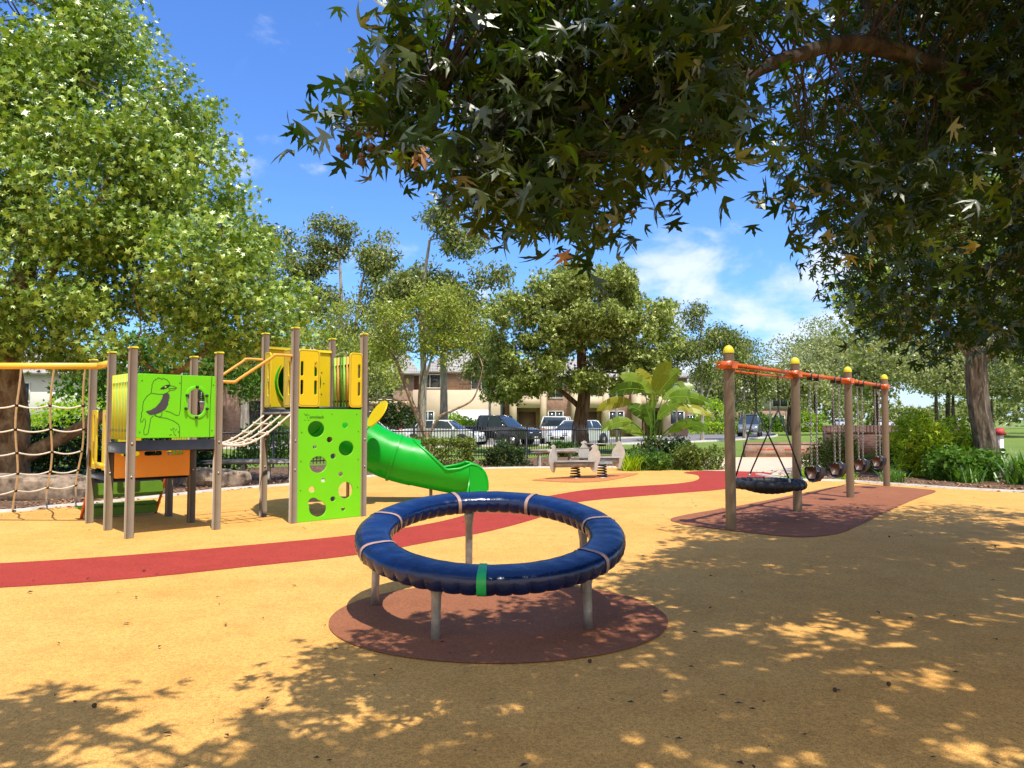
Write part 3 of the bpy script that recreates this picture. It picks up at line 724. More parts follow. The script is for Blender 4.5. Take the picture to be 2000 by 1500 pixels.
for bx in (((.05, -.02 + .03, 1.64), (W1 - .05, .045, 1.70)), ((-.03, .05, 1.56), (.03, W2 - .05, 1.65)), ((W1 - .03, .05, 1.56), (W1 + .03, W2 - .05, 1.65)), ((.05, W2 - .03, 1.6), (W1 - .05, W2 + .03, 1.69))):
    MB().box(*bx).build('deck_beam', MAT['deck_dark'], tall)
# yellow half panels with slots
def half(M, w_, z=.85, flip=False):
    holes = []
    xs = [.07, w_ - .07] if w_ > .25 else [w_ - .07]
    for x_ in xs:
        holes += [rrect(x_ - .022, .18, x_ + .022, z / 2 - .03, .02)[::-1], rrect(x_ - .022, z / 2 + .03, x_ + .022, z - .18, .02)[::-1]]
    return shape2d('railing', rrect(0, 0, w_, z, .06), holes, .022, MAT['panel_yellow'], M, tall, .005)
def rim(M, w_, z, parent):
    mb = MB(); pts = rrect(.022, .022, w_ - .022, z - .022, .045); strip(mb, pts + pts[:1], .006)
    mb.v = [tuple(M @ Matrix.Translation((0, 0, .0116)) @ Vector(p)) for p in mb.v]; mb.build('engraving', MAT['engrave_grey'], parent)
for (M_, w_) in ((Mface(.03, -.02, 1.69), .36), (Mface(W1 - .27, -.02, 1.69), .24), (Mface(-.02, W2 - .03, 1.69, R(-90)), .22), (Mface(-.02, .30, 1.69, R(-90)), .25)):
    h_ = half(M_, w_); rim(M_, w_, .85, h_)
# back board with the round mouth of the slide
cz = .40
rp_ = shape2d('slide_mouth_panel', rrect(0, 0, W1 - .1, .90, .02), [circ((W1 - .1) / 2, cz, .375, 40)[::-1]], .022, MAT['panel_yellow'], Mface(.05, W2 - .01, 1.70), tall)
studs(Mface(.05, W2 - .01, 1.70), [((W1 - .1) / 2 + .42 * math.cos(2 * math.pi * k / 14), cz + .41 * math.sin(2 * math.pi * k / 14), .011) for k in range(14)], [(.011, 0), (.010, .006), (.001, .007)], 'bolt', 'engrave_grey', rp_)
MB().box((.03, W2 - .045, 2.60), (W1 - .03, W2 + .03, 2.645), bev=.006).build('top_rail', MAT['panel_yellow'], tall)
slats(tall, (W1, .05), (W1, W2 - .05), 1.66, 2.52, 9, ['board_green', 'pipe_orange', 'panel_lime_edge'], rails=(1.80, 2.38))
def T2W(u, v, z): return P0 + Matrix.Rotation(ANG, 3, 'Z') @ Vector((u, v, 0)) + Vector((0, 0, z))
def L2W(u, v, z): return A0 + Matrix.Rotation(ANG, 3, 'Z') @ Vector((u, v, 0)) + Vector((0, 0, z))

# ================================================================ rope bridge
br = thing('rope_bridge', 'short sagging rope bridge with orange handrails between the two play towers', 'rope bridge', (L2W(1.1, .45, 0) + T2W(0, .45, 0)) / 2)
ropes = []
for i, s in enumerate((.04, .32, .61, .90)):
    a, b = L2W(1.14, .94 * s, 1.17), T2W(-.04, W2 * s, 1.58); pts = []
    for k in range(13):
        t_ = k / 12; p = a.lerp(b, t_); p.z -= .20 * math.sin(math.pi * t_) * (1 - .35 * t_); pts.append(rel(br, p))
    ropes.append(pts); MB().tube(pts, .014, 8).build('rope', MAT['rope_pale'], br, True)
for k in (2, 4, 6, 8, 10):
    for i in range(3):
        if (k // 2 + i) % 3 == 2: continue
        MB().tube([ropes[i][k], ropes[i + 1][k]], .012, 8).build('rope', MAT['rope_pale'], br, True)
    for i in range(4): MB().lathe([(.016, -.03), (.022, -.01), (.022, .01), (.016, .03)], ropes[i][k], 8).build('joint', MAT['rope_pale'], br)
MB().tube([rel(br, T2W(-.05, .04, 1.6)), rel(br, T2W(-.05, W2 - .04, 1.6))], .016, 8).build('crossbar', MAT['galv'], br, True)
MB().tube([rel(br, L2W(1.16, .04, 1.17)), rel(br, L2W(1.16, .90, 1.17))], .016, 8).build('crossbar', MAT['galv'], br, True)
for s, (pl, pt) in enumerate(((0, 0), (.94, W2))):
    q = [L2W(1.15, pl, 2.03), L2W(1.32, pl, 2.03)]; e = [T2W(-.30, pt, 2.43), T2W(-.04, pt, 2.43)]
    pts = catmull([rel(br, p) for p in (q[0], q[1], q[1].lerp(e[0], .12), q[1].lerp(e[0], .88), e[0], e[1])], 5)
    MB().tube(pts, .021, 10).build('handrail', MAT['pipe_orange'], br, True)

# ================================================================ tube slide
sl = thing('tube_slide', 'bright green curved tube slide leaving the back of the tall play tower', 'slide', (-2.2, 13.3, 0))
c0 = T2W(W1 / 2, W2, 2.10)
vdir = Vector((-.682, .731, 0))
path = [c0, c0 + vdir * .35 + Vector((0, 0, -.05)), Vector((-3.78, 13.05, 1.80)), Vector((-3.38, 13.55, 1.50)), Vector((-2.85, 13.68, 1.16)), Vector((-2.35, 13.70, .88)), Vector((-1.85, 13.75, .72)), Vector((-1.35, 13.85, .62))]
cp = catmull(path, 8)
def tubeshell(pts, r, seg=28, a0=0.0, a1=2 * math.pi, th=.012):
    """tube or trough (arc a0..a1, measured from the top) with a wall thickness"""
    v = []; f = []; full = abs(a1 - a0 - 2 * math.pi) < 1e-3; n = len(pts); S = seg if full else seg + 1
    for i in range(n):
        t = (pts[min(i + 1, n - 1)] - pts[max(i - 1, 0)]).normalized(); side = t.cross(Vector((0, 0, 1))).normalized(); up = side.cross(t)
        for rr in (r, r - th):
            for k in range(S):
                a = a0 + (a1 - a0) * k / seg; v.append(pts[i] + up * (math.cos(a) * rr) + side * (math.sin(a) * rr))
    def I(i, l, k): return (i * 2 + l) * S + (k % S)
    m = S if full else S - 1
    for i in range(n - 1):
        for k in range(m):
            f.append((I(i, 0, k), I(i, 0, k + 1), I(i + 1, 0, k + 1), I(i + 1, 0, k)))
            f.append((I(i, 1, k), I(i + 1, 1, k), I(i + 1, 1, k + 1), I(i, 1, k + 1)))
        if not full:
            for k in (0, S - 1): f.append((I(i, 0, k), I(i, 1, k), I(i + 1, 1, k), I(i + 1, 0, k)))
    for i in (0, n - 1):
        for k in range(m): f.append((I(i, 0, k), I(i, 1, k), I(i, 1, k + 1), I(i, 0, k + 1)))
    return MB().add(v, f)
cpl = [rel(sl, p) for p in cp]
autosmooth(tubeshell(cpl[:50], .427).build('tube', MAT['slide_green'], sl))
# flanges where tube sections bolt together
for i in (8, 22, 33, 43):
    a = cpl[i]; t = (cpl[i + 1] - cpl[i - 1]).normalized()
    autosmooth(tubeshell([a - t * .022, a + t * .022], .452, th=.03).build('flange', MAT['slide_green'], sl))
# open end: trough whose sides dip then end in a rounded lip
tp = [Vector((-1.90, 13.74, .74)), Vector((-1.55, 13.79, .66)), Vector((-1.2, 13.85, .585)), Vector((-1.0, 13.90, .54)), Vector((-.84, 13.93, .52))]
tpl = [rel(sl, p) for p in catmull(tp, 8)]
v = []; f = []; n = len(tpl); S = 27
for i in range(n):
    s_ = i / (n - 1); t = (tpl[min(i + 1, n - 1)] - tpl[max(i - 1, 0)]).normalized(); side = t.cross(Vector((0, 0, 1))).normalized(); up = side.cross(t)
    lo = R(18 + 72 * min(1, s_ / .45) ** .8) if s_ < .45 else R(90 - 24 * (s_ - .45) / .55)
    drop = 0
    for rr in (.425, .412):
        for k in range(S):
            a = lo + (2 * math.pi - 2 * lo) * k / (S - 1); v.append(tpl[i] + up * (math.cos(a) * rr) + side * (math.sin(a) * rr))
for i in range(n - 1):
    for k in range(S - 1):
        b = i * 2 * S; c_ = (i + 1) * 2 * S
        f.append((b + k, b + k + 1, c_ + k + 1, c_ + k)); f.append((b + S + k, c_ + S + k, c_ + S + k + 1, b + S + k + 1))
    for k in (0, S - 1): f.append((i * 2 * S + k, i * 2 * S + S + k, (i + 1) * 2 * S + S + k, (i + 1) * 2 * S + k))
autosmooth(MB().add(v, f).build('chute', MAT['slide_green'], sl))
# rolled rims of the chute and its turned-down end
t = (tpl[-1] - tpl[-2]).normalized(); side = t.cross(Vector((0, 0, 1))).normalized()
for sg in (1, -1):
    rim_ = []
    for i in range(n):
        s_ = i / (n - 1); tt = (tpl[min(i + 1, n - 1)] - tpl[max(i - 1, 0)]).normalized(); sd = tt.cross(Vector((0, 0, 1))).normalized(); up = sd.cross(tt)
        lo = R(18 + 72 * min(1, s_ / .45) ** .8) if s_ < .45 else R(90 - 24 * (s_ - .45) / .55)
        rim_.append(tpl[i] + up * math.cos(lo) * .42 + sd * math.sin(lo) * .42 * sg)
    rim_ += [rim_[-1] + t * .14 + Vector((0, 0, -.02)), rim_[-1] + t * .26 + Vector((0, 0, -.12)), rim_[-1] + t * .31 + Vector((0, 0, -.28)), rim_[-1] + t * .31 + Vector((0, 0, -.44))]
    autosmooth(MB().tube(catmull(rim_, 2), .026, 10).build('rim', MAT['slide_green'], sl), 60)
v = []; f = []
endp = [(0, -.0), (.10, -.03), (.2, -.1), (.26, -.2), (.28, -.3)]
for i, (dx, dz) in enumerate(endp):
    for k in range(S):
        a = R(66) + R(228) * k / (S - 1); b_ = tpl[-1] + t * dx + Vector((0, 0, math.cos(a) * .42 * (1 - .4 * i / 4) + dz * .45)) + side * math.sin(a) * .42
        v.append(b_)
for i in range(len(endp) - 1):
    for k in range(S - 1): f.append((i * S + k, i * S + k + 1, (i + 1) * S + k + 1, (i + 1) * S + k))
for sg, a in ((1, 0), (-1, 1)):
    b_ = tpl[-1] + side * .422 * sg; nn = len(v)
    pr = [(0, .15), (.15, .14), (.26, .06), (.315, -.10), (.32, -.46), (.05, -.46), (0, -.36)]
    v += [b_ + t * x + Vector((0, 0, z)) for x, z in pr]; v += [b_ + side * .02 * sg + t * x + Vector((0, 0, z)) for x, z in pr]
    m_ = len(pr); f.append(tuple(nn + i for i in range(m_))); f.append(tuple(nn + m_ + i for i in range(m_))); f += [(nn + i, nn + (i + 1) % m_, nn + m_ + (i + 1) % m_, nn + m_ + i) for i in range(m_)]
autosmooth(MB().add(v, f).build('slide_end', MAT['slide_green'], sl))
for p in (Vector((-1.5, 13.8, 0)), Vector((-.98, 13.75, 0)), Vector((-3.0, 13.64, 0))):
    q = rel(sl, p); MB().tube([q, q + Vector((0, 0, .25 if p.x > -2 else 1.0))], .03, 10).build('support_leg', MAT['post_brown'], sl, True)
# yellow oval shield standing by the mouth
c_ = rel(sl, D(737, 808, 12.9))
Ms = frameM(c_, Vector((.55, .80, .22)), Vector((.25, -.30, .92)))
x_ = Vector((.62, .60, .50)).normalized(); y_ = Vector((-.35, -.35, .86)); y_ = (y_ - x_ * y_.dot(x_)).normalized()
shape2d('shield', circ(0, 0, .27, 36, .245), [], .02, MAT['panel_yellow'], frameM(c_, Vector((.42, .35, .84)), Vector((.60, -.80, .03))), sl)

# ================================================================ swings
SP = [G(1428, 1035), G(1558, 1000), G(1661, 973), G(1732, 950.5)]
sf = thing('swing_frame', 'long swing frame of four round brown posts and an orange top beam', 'swing frame', SP[0])
BZ = 2.25
for i, p in enumerate(SP):
    q = rel(sf, p); o = MB().lathe([(.072, 0), (.072, 2.42)], q, 24).build('post', MAT['swing_post'], sf); autosmooth(o)
    autosmooth(MB().lathe([(.076, 2.42), (.076, 2.44), (.070, 2.47), (.055, 2.50), (.03, 2.522), (.001, 2.53)], q, 24).build('cap', MAT['cap_yellow'], o), 50)
    d = (SP[1] - SP[0]).normalized(); M_ = Matrix.Translation((q.x, q.y, BZ)) @ Matrix.Rotation(math.atan2(d.y, d.x), 4, 'Z')
    mb = MB(); mb.box((-.10, -.088, -.055), (.10, .088, .055), M_, .01); mb.box((-.16, -.10, -.05), (-.12, .10, .05), M_); mb.box((-.12, -.05, -.04), (.16, .05, .04), M_)
    cl = mb.build('collar', MAT['swing_orange'], o)
    for a in (-.07, .07): MB().lathe([(.012, 0), (.012, .012), (.001, .014)], seg=8, M=M_ @ Matrix.Translation((-.16, a, 0)) @ Matrix.Rotation(R(-90), 4, 'Y')).build('bolt', MAT['ring_bolt'], o)
for i in range(3):
    a, b = rel(sf, SP[i]), rel(sf, SP[i + 1]); d = (b - a).normalized(); a = a + d * .1; b = b - d * .1
    MB().bar(a + Vector((0, 0, BZ + .012)), b + Vector((0, 0, BZ + .012)), .055, .06).build('beam', MAT['swing_orange'], sf)
    if i == 0: MB().bar(a + Vector((0, 0, BZ - .075)), b + Vector((0, 0, BZ - .075)), .03, .03).build('beam', MAT['swing_orange'], sf)
sdir = (SP[1] - SP[0]).normalized(); sang = math.atan2(sdir.y, sdir.x)
# basket swing
bc = (SP[0] + SP[1]) / 2
bk = thing('basket_swing', 'round black net basket swing hanging on four ropes between the two nearest posts', 'swing', (bc.x + .03, bc.y, 0), sang)
tor = MB(); zb = .52
pts = [(.47 * math.cos(a), .47 * math.sin(a), zb + .02) for a in [2 * math.pi * k / 48 for k in range(48)]]
autosmooth(MB().tube(pts, [.062 + .006 * (k % 2) for k in range(48)], 12, closed=True).build('rim', MAT['black_rubber'], bk), 70)
mb = MB()
for k in range(-5, 6):
    c_ = k * .078; h = math.sqrt(.45 ** 2 - c_ ** 2)
    for ax in (0, 1):
        pp = []
        for j in range(9):
            s_ = -h + 2 * h * j / 8; r2 = (s_ * s_ + c_ * c_) / .2; z = zb - .02 - .10 * (1 - min(1, r2))
            pp.append((s_, c_, z) if ax == 0 else (c_, s_, z + .008))
        mb.tube(pp, .011, 6)
mb.build('net', MAT['rope_dark'], bk, True)
mb = MB()
for k in range(0, 48, 2):
    a = 2 * math.pi * k / 48; mb.lathe([(.07, -.012), (.074, 0), (.07, .012)], seg=10, M=Matrix.Translation((.47 * math.cos(a), .47 * math.sin(a), zb + .02)) @ Matrix.Rotation(a, 4, 'Z') @ Matrix.Rotation(R(90), 4, 'X'))
mb.build('lacing', MAT['rope_dark'], bk)
for sx in (-1, 1):
    hx = sx * .44; hz_ = 1.66
    for sy in (-1, 1):
        MB().tube([(hx, 0, hz_), (sx * .26, sy * .40, zb + .13)], .012, 7).build('rope', MAT['rope_dark'], bk, True)
        MB().tube([(sx * .26, sy * .40, zb + .14), (sx * .25, sy * .41, zb + .04)], .017, 8).build('shackle', MAT['chain'], bk, True)
def chain_mb(p, q, ln=.045, r=.0055):
    p, q = Vector(p), Vector(q); d = q - p; L = d.length; d.normalize(); n = max(2, int(L / (ln * .72))); mb = MB()
    s1 = d.orthogonal().normalized(); s2 = d.cross(s1)
    for i in range(n):
        c_ = p + d * (L * (i + .5) / n); s = s1 if i % 2 else s2
        lp = [c_ + d * (ln / 2) * y + s * .013 * x for x, y in ((1, -.55), (1, .55), (0, 1), (-1, .55), (-1, -.55), (0, -1))]
        mb.tube(lp, r, 4, closed=True)
    return mb
for sx in (-1, 1): chain_mb((sx * .44, 0, BZ - .05), (sx * .44, 0, 1.66)).build('chain', MAT['rope_dark'], bk)
# bucket swings
def bucket(label, loc, rz):
    b = thing('bucket_swing', label, 'swing', loc, rz, 'bucket swings on chains')
    # local: x along the beam, y across; seat is a deep strap with high front and back
    v = []; f = []; nn = 14
    for i in range(nn + 1):
        s_ = -1 + 2 * i / nn; y = .14 * math.sin(s_ * math.pi / 2) * (1 if abs(s_) < 2 else 1); z = .60 - .17 * math.cos(s_ * math.pi / 2) ** .7 + .06 * abs(s_)
        wd = .132 * (1 - .12 * abs(s_))
        for x in (-wd, -wd * .5, 0, wd * .5, wd): v.append((x, y, z + .02 * (1 - abs(x) / .16) * abs(s_)))
    m = 5
    for i in range(nn):
        for k in range(4): f.append((i * m + k, i * m + k + 1, (i + 1) * m + k + 1, (i + 1) * m + k))
    base = len(v); v2 = [(x * .96, y * .88, z + .018) for x, y, z in v]; v = v + v2; f2 = [tuple(base + i for i in reversed(q)) for q in f]
    bd = [k for k in range(m)] + [i * m + m - 1 for i in range(1, nn + 1)] + [nn * m + k for k in range(m - 2, -1, -1)] + [i * m for i in range(nn - 1, 0, -1)]
    f = f + f2 + [(bd[i], bd[(i + 1) % len(bd)], base + bd[(i + 1) % len(bd)], base + bd[i]) for i in range(len(bd))]
    autosmooth(MB().add(v, f).build('seat', MAT['black_rubber'], b), 50)
    for sx, mm in ((-1, 'black_rubber'), (1, 'black_rubber')):
        mb = MB(); pr = [(-.13, .60), (.13, .60), (.11, .53), (.05, .44), (-.05, .44), (-.11, .53)]
        vv = [(sx * .134, y, z) for y, z in pr] + [(sx * .146, y * .96, z) for y, z in pr]
        mb.add(vv, [tuple(range(6)), tuple(range(11, 5, -1))] + [(i, (i + 1) % 6, 6 + (i + 1) % 6, 6 + i) for i in range(6)]); mb.build('side_wall', MAT[mm], b)
        mb = MB(); pr = [(-.075, .70), (.075, .70), (.09, .60), (.05, .50), (-.05, .50), (-.09, .60)]
        vv = [(sx * .147, y, z) for y, z in pr] + [(sx * .153, y * .96, z) for y, z in pr]
        mb.add(vv, [tuple(range(6)), tuple(range(11, 5, -1))] + [(i, (i + 1) % 6, 6 + (i + 1) % 6, 6 + i) for i in range(6)]); mb.build('side_panel', MAT['seat_brown' if sx < 0 else 'seat_grey'], b)
        MB().tube([(sx * .14, -.10, .63), (sx * .145, 0, .735), (sx * .14, .10, .63)], .007, 6).build('hanger', MAT['chain'], b, True)
        chain_mb((sx * .17, 0, BZ - .06), (sx * .145, 0, .735)).build('chain', MAT['chain'], b)
        MB().box((sx * .17 - .02, -.042, BZ - .075), (sx * .17 + .02, .042, BZ + .05)).build('clamp', MAT['deck_dark'], b)
    return b
def along(i, s): return SP[i].lerp(SP[i + 1], s)
b1 = bucket('black bucket swing nearest to the basket swing, in the middle bay', along(1, .30), sang)
dup(b1, along(1, .74), sang, 'bucket swing with a grey side hanging just left of the third round post')
dup(b1, along(2, .28), sang, 'bucket swing just right of the third round post, in the farthest bay')
dup(b1, along(2, .76), sang, 'farthest bucket swing, hanging beside the last round post')

# ================================================================ spring rocker with bird shaped ends
spr = G(1150, 934)
ro = thing('spring_rocker', 'grey metal spring rocker with animal shaped end boards on the orange pad', 'spring rocker', spr, R(12))
def coil(c, r, z0, z1, turns=5):
    return [(c[0] + r * (1 - .25 * k / (turns * 14)) * math.cos(2 * math.pi * k / 14), c[1] + r * (1 - .25 * k / (turns * 14)) * math.sin(2 * math.pi * k / 14), z0 + (z1 - z0) * k / (turns * 14)) for k in range(turns * 14 + 1)]
for cx_ in (-.36, .36):
    MB().tube(coil((cx_, 0), .13, .03, .36), .017, 8).build('spring', MAT['iron_black'], ro, True)
    MB().lathe([(.16, 0), (.16, .025), (.001, .03)], (cx_, 0, 0), 16).build('spring_base', MAT['galv'], ro)
MB().box((-.62, -.09, .36), (.62, .09, .42), bev=.01).build('frame', MAT['galv'], ro)
MB().box((-.98, -.30, .43), (.10, -.02, .47), bev=.008).build('seat', MAT['bench_stone'], ro)
MB().box((-.35, .12, .50), (.92, .42, .54), bev=.008).build('seat', MAT['bench_stone'], ro)
MB().box((-.95, -.26, .30), (.05, -.22, .43)).build('frame', MAT['galv'], ro)
MB().box((-.10, .15, .36), (.88, .19, .50)).build('frame', MAT['galv'], ro)
bird = [(-.11, -.32), (.0, -.40), (.07, -.33), (.10, -.16), (.16, -.02), (.175, .12), (.14, .24), (.085, .31), (.09, .38), (.05, .43), (-.01, .445), (-.06, .42), (-.13, .385), (-.085, .345), (-.09, .30), (-.17, .20), (-.215, .05), (-.19, -.14)]
bird = [(p.x, p.y) for p in catmull([Vector((a, b, 0)) for a, b in bird], 3, True)]
for (x, y, a, zc) in ((-.98, -.16, 38, .50), (.10, -.20, 8, .50), (-.02, .30, 20, .58), (.92, .26, -14, .56)):
    shape2d('end_board', [(x_ * .9, y_ * .84) for x_, y_ in bird], [], .018, MAT['galv_board'], Matrix.Translation((x, y, zc)) @ Matrix.Rotation(R(a), 4, 'Z') @ Matrix.Rotation(R(90), 4, 'X'), ro)
MB().tube([(-.92, -.14, .76), (.12, -.14, .78)], .014, 8).build('handle', MAT['galv'], ro, True)
MB().tube([(-.05, .30, .88), (.92, .28, .86)], .014, 8).build('handle', MAT['galv'], ro, True)
# ================================================================ foliage tools
def polar(l): return [(r * math.cos(R(a)), r * math.sin(R(a))) for a, r in l]
def fan(outl, droop=0.25, c=(0, .12)):
    v = [(c[0], c[1], 0.05)] + [(x, y, -droop * (x * x + (y - .2) ** 2)) for x, y in outl]
    f = [(0, i + 1, (i + 1) % len(outl) + 1) for i in range(len(outl))]
    return np.array(v), f
half_out = [(90, 1.08), (82, .74), (76, .70), (80, .52), (66, .32), (57, .55), (52, .60), (43, 1.0), (36, .66), (31, .62), (32, .48), (18, .28), (2, .46), (-8, .70), (-22, .40), (-50, .20)]
T_BIG = fan(polar(half_out + [(-90, .16)] + [(180 - a, r) for a, r in half_out[:0:-1]]))
ho2 = [(90, 1.0), (66, .40), (42, .92), (20, .38), (-12, .62), (-45, .2)]
T_STAR = fan(polar(ho2 + [(180 - a, r) for a, r in ho2[:0:-1]]))
T_SIMP = (np.array([(0, -.1, 0), (.42, .35, .10), (0, 1.0, -.08), (-.42, .35, .10)]), [(0, 1, 2, 3)])
T_TRI5 = (np.array([(0, 0, 0), (.55, .75, -.1), (.12, .45, .05), (0, 1.05, -.1), (-.12, .45, .05), (-.55, .75, -.1), (.6, .1, -.1), (-.6, .1, -.1)]), [(0, 6, 2), (0, 2, 1), (0, 2, 3, 4), (0, 5, 4), (0, 4, 7)])
T_GUM = (np.array([(0, 0, 0), (.22, .45, .06), (.02, 1.0, -.12), (-.22, .45, .06)]), [(0, 1, 2, 3)])
T_LONG = (np.array([(0, 0, 0), (.13, .5, .04), (.02, 1.0, -.1), (-.13, .5, .04)]), [(0, 1, 2, 3)])
T_GRASS = (np.array([(-.03, 0, 0), (.03, 0, 0), (.025, .6, .12), (-.025, .6, .12), (0, 1.0, .42)]), [(0, 1, 2, 3), (3, 2, 4)])
def leaves(name, C, size, T, matl, parent=None, nrm=(0, 0, 1), bias=0.8, tip=None, tipw=0.0, rng=None, var=.3):
    rng = rng or np.random.default_rng(1); C = np.asarray(C, float); n = len(C)
    Nn = rng.normal(size=(n, 3)); Nn /= np.linalg.norm(Nn, axis=1)[:, None] + 1e-9
    Nn = Nn + np.asarray(nrm) * bias; Nn /= np.linalg.norm(Nn, axis=1)[:, None] + 1e-9
    Dd = rng.normal(size=(n, 3))
    if tip is not None: Dd = Dd + np.asarray(tip) * tipw
    Dd -= Nn * np.sum(Nn * Dd, 1)[:, None]; Dd /= np.linalg.norm(Dd, axis=1)[:, None] + 1e-9
    S = np.cross(Dd, Nn); tv, tf = T; m = len(tv)
    s = (np.asarray(size) * (1 + var * rng.uniform(-1, 1, n)))[:, None, None]
    kx = rng.uniform(.68, 1.12, n)[:, None]; kz = rng.uniform(-1.0, 2.6, n)[:, None]; sk = rng.uniform(-.22, .22, n)[:, None]
    X = tv[None, :, 0] * kx + sk * tv[None, :, 1] ** 2; Z = tv[None, :, 2] * kz
    V = C[:, None, :] + s * (X[..., None] * S[:, None, :] + tv[None, :, 1, None] * Dd[:, None, :] + Z[..., None] * Nn[:, None, :])
    li = np.concatenate([np.array(q) for q in tf]); sz = np.array([len(q) for q in tf])
    L = (li[None, :] + (np.arange(n) * m)[:, None]).ravel()
    return link_np(name, V.reshape(-1, 3), L, np.tile(sz, n), matl, parent)

def limb_path(a, b, rnd, wob=.12, n=7, sag=.0):
    a, b = Vector(a), Vector(b); L = (b - a).length; out = []
    o1 = Vector((rnd.uniform(-1, 1), rnd.uniform(-1, 1), rnd.uniform(-.6, .6))) * wob * L
    o2 = Vector((rnd.uniform(-1, 1), rnd.uniform(-1, 1), rnd.uniform(-.6, .6))) * wob * L * .5
    for i in range(n + 1):
        t = i / n; out.append(a.lerp(b, t) + o1 * math.sin(math.pi * t) + o2 * math.sin(2 * math.pi * t) + Vector((0, 0, sag * L * math.sin(math.pi * t))))
    return out
def tree(name, label, base, trunks, blobs, ncl, per, spread, size, T, leafm, barkm, seed=1, group=None, cat='tree', shell=.55, bias=.6, twigs=.6, flat=.7, var=.3, tip=(0, 0, -1), tipw=.4, crown='crown', twr=.012, zmin=-99, limb_r=.42, lf=.7, lthr=-.16):
    """trunks: list of (points, radius0, radius1) relative to the base; blobs: (x,y,z,rx,ry,rz,weight)"""
    rnd = random.Random(seed); rng = np.random.default_rng(seed)
    t = thing(name, label, cat, base, 0, group)
    mb = MB(); nodes = []
    for pts, r0, r1 in trunks:
        P = catmull([Vector(p) for p in pts], 5); n = len(P)
        rad = [r0 + (r1 - r0) * (i / (n - 1)) ** .8 for i in range(n)]
        if P[0].z < .2: rad[0] *= 1.3; rad[1] *= 1.12
        rad = [r * (1 + .05 * rnd.uniform(-1, 1)) for r in rad]
        mb.tube(P, rad, 12, prof=[1 + .09 * math.sin(3 * k) for k in range(12)])
        nodes += [(p, r) for p, r in zip(P[n // 3:], rad[n // 3:])]
    limbs = []
    for bl in blobs:
        c = Vector(bl[:3])
        if len(nodes) == 0: break
        src = min(nodes, key=lambda q: (q[0] - c).length + max(0, q[0].z - c.z) * 1.5)
        P = limb_path(src[0], c + Vector((0, 0, -.15 * bl[5])), rnd, .10, 7, .04); r0 = max(.03, src[1] * limb_r * 1.5 if src[1] < .1 else src[1] * limb_r)
        mb.tube(P, [r0 * (1 - .72 * i / 7) for i in range(8)], 8); limbs += [(p, r0 * (1 - .72 * i / 7)) for i, p in enumerate(P)][2:]
        for k in range(3):
            e = c + Vector((rnd.uniform(-1, 1) * bl[3], rnd.uniform(-1, 1) * bl[4], rnd.uniform(-.4, 1) * bl[5])) * .62
            Q = limb_path(P[4], e, rnd, .12, 5, .03); mb.tube(Q, [r0 * .45 * (1 - .7 * i / 5) for i in range(6)], 6); limbs += [(p, .02) for p in Q][1:]
    W = np.array([b[6] if len(b) > 6 else b[3] * b[4] * b[5] for b in blobs], float); W /= W.sum()
    idx = rng.choice(len(blobs), ncl, p=W)
    dirs = rng.normal(size=(ncl, 3)); dirs /= np.linalg.norm(dirs, axis=1)[:, None]
    rad = shell + (1.0 - shell) * rng.uniform(0, 1, ncl) ** .7
    rad *= 1 + .10 * np.sin(dirs[:, 0] * 5 + seed) + .08 * np.sin(dirs[:, 2] * 7 + seed * 2)
    B = np.array([b[:6] for b in blobs], float)[idx]
    C = B[:, :3] + dirs * rad[:, None] * B[:, 3:6]
    C = C[C[:, 2] > zmin]
    C = C[np.array([mnoise.noise(Vector(c) * lf + Vector((seed, 0, 0))) > lthr for c in C])]; ncl = len(C)
    LP = np.array([tuple(l[0]) for l in limbs]) if limbs else np.zeros((1, 3))
    for i in range(ncl):
        if rnd.random() < twigs:
            d2 = ((LP - C[i]) ** 2).sum(1); j = int(d2.argmin())
            if d2[j] < 25: mb.tube(limb_path(LP[j], C[i], rnd, .10, 3), [twr * 1.4, twr * 1.1, twr * .8, twr * .4], 4, caps=False)
    autosmooth(mb.build('trunk', MAT[barkm], t), 60)
    k = rng.poisson(per, ncl).clip(2)
    off = rng.normal(size=(k.sum(), 3)).clip(-1.75, 1.75) * spread * np.array([1, 1, flat])
    CC = np.repeat(C, k, 0) + off
    ctr = np.average(B[:, :3], axis=0) if ncl else 0
    o = leaves(crown, CC, np.full(len(CC), size), T, MAT[leafm], t, (0.15, -.65, .85), bias, tip, tipw, rng, var)
    return t

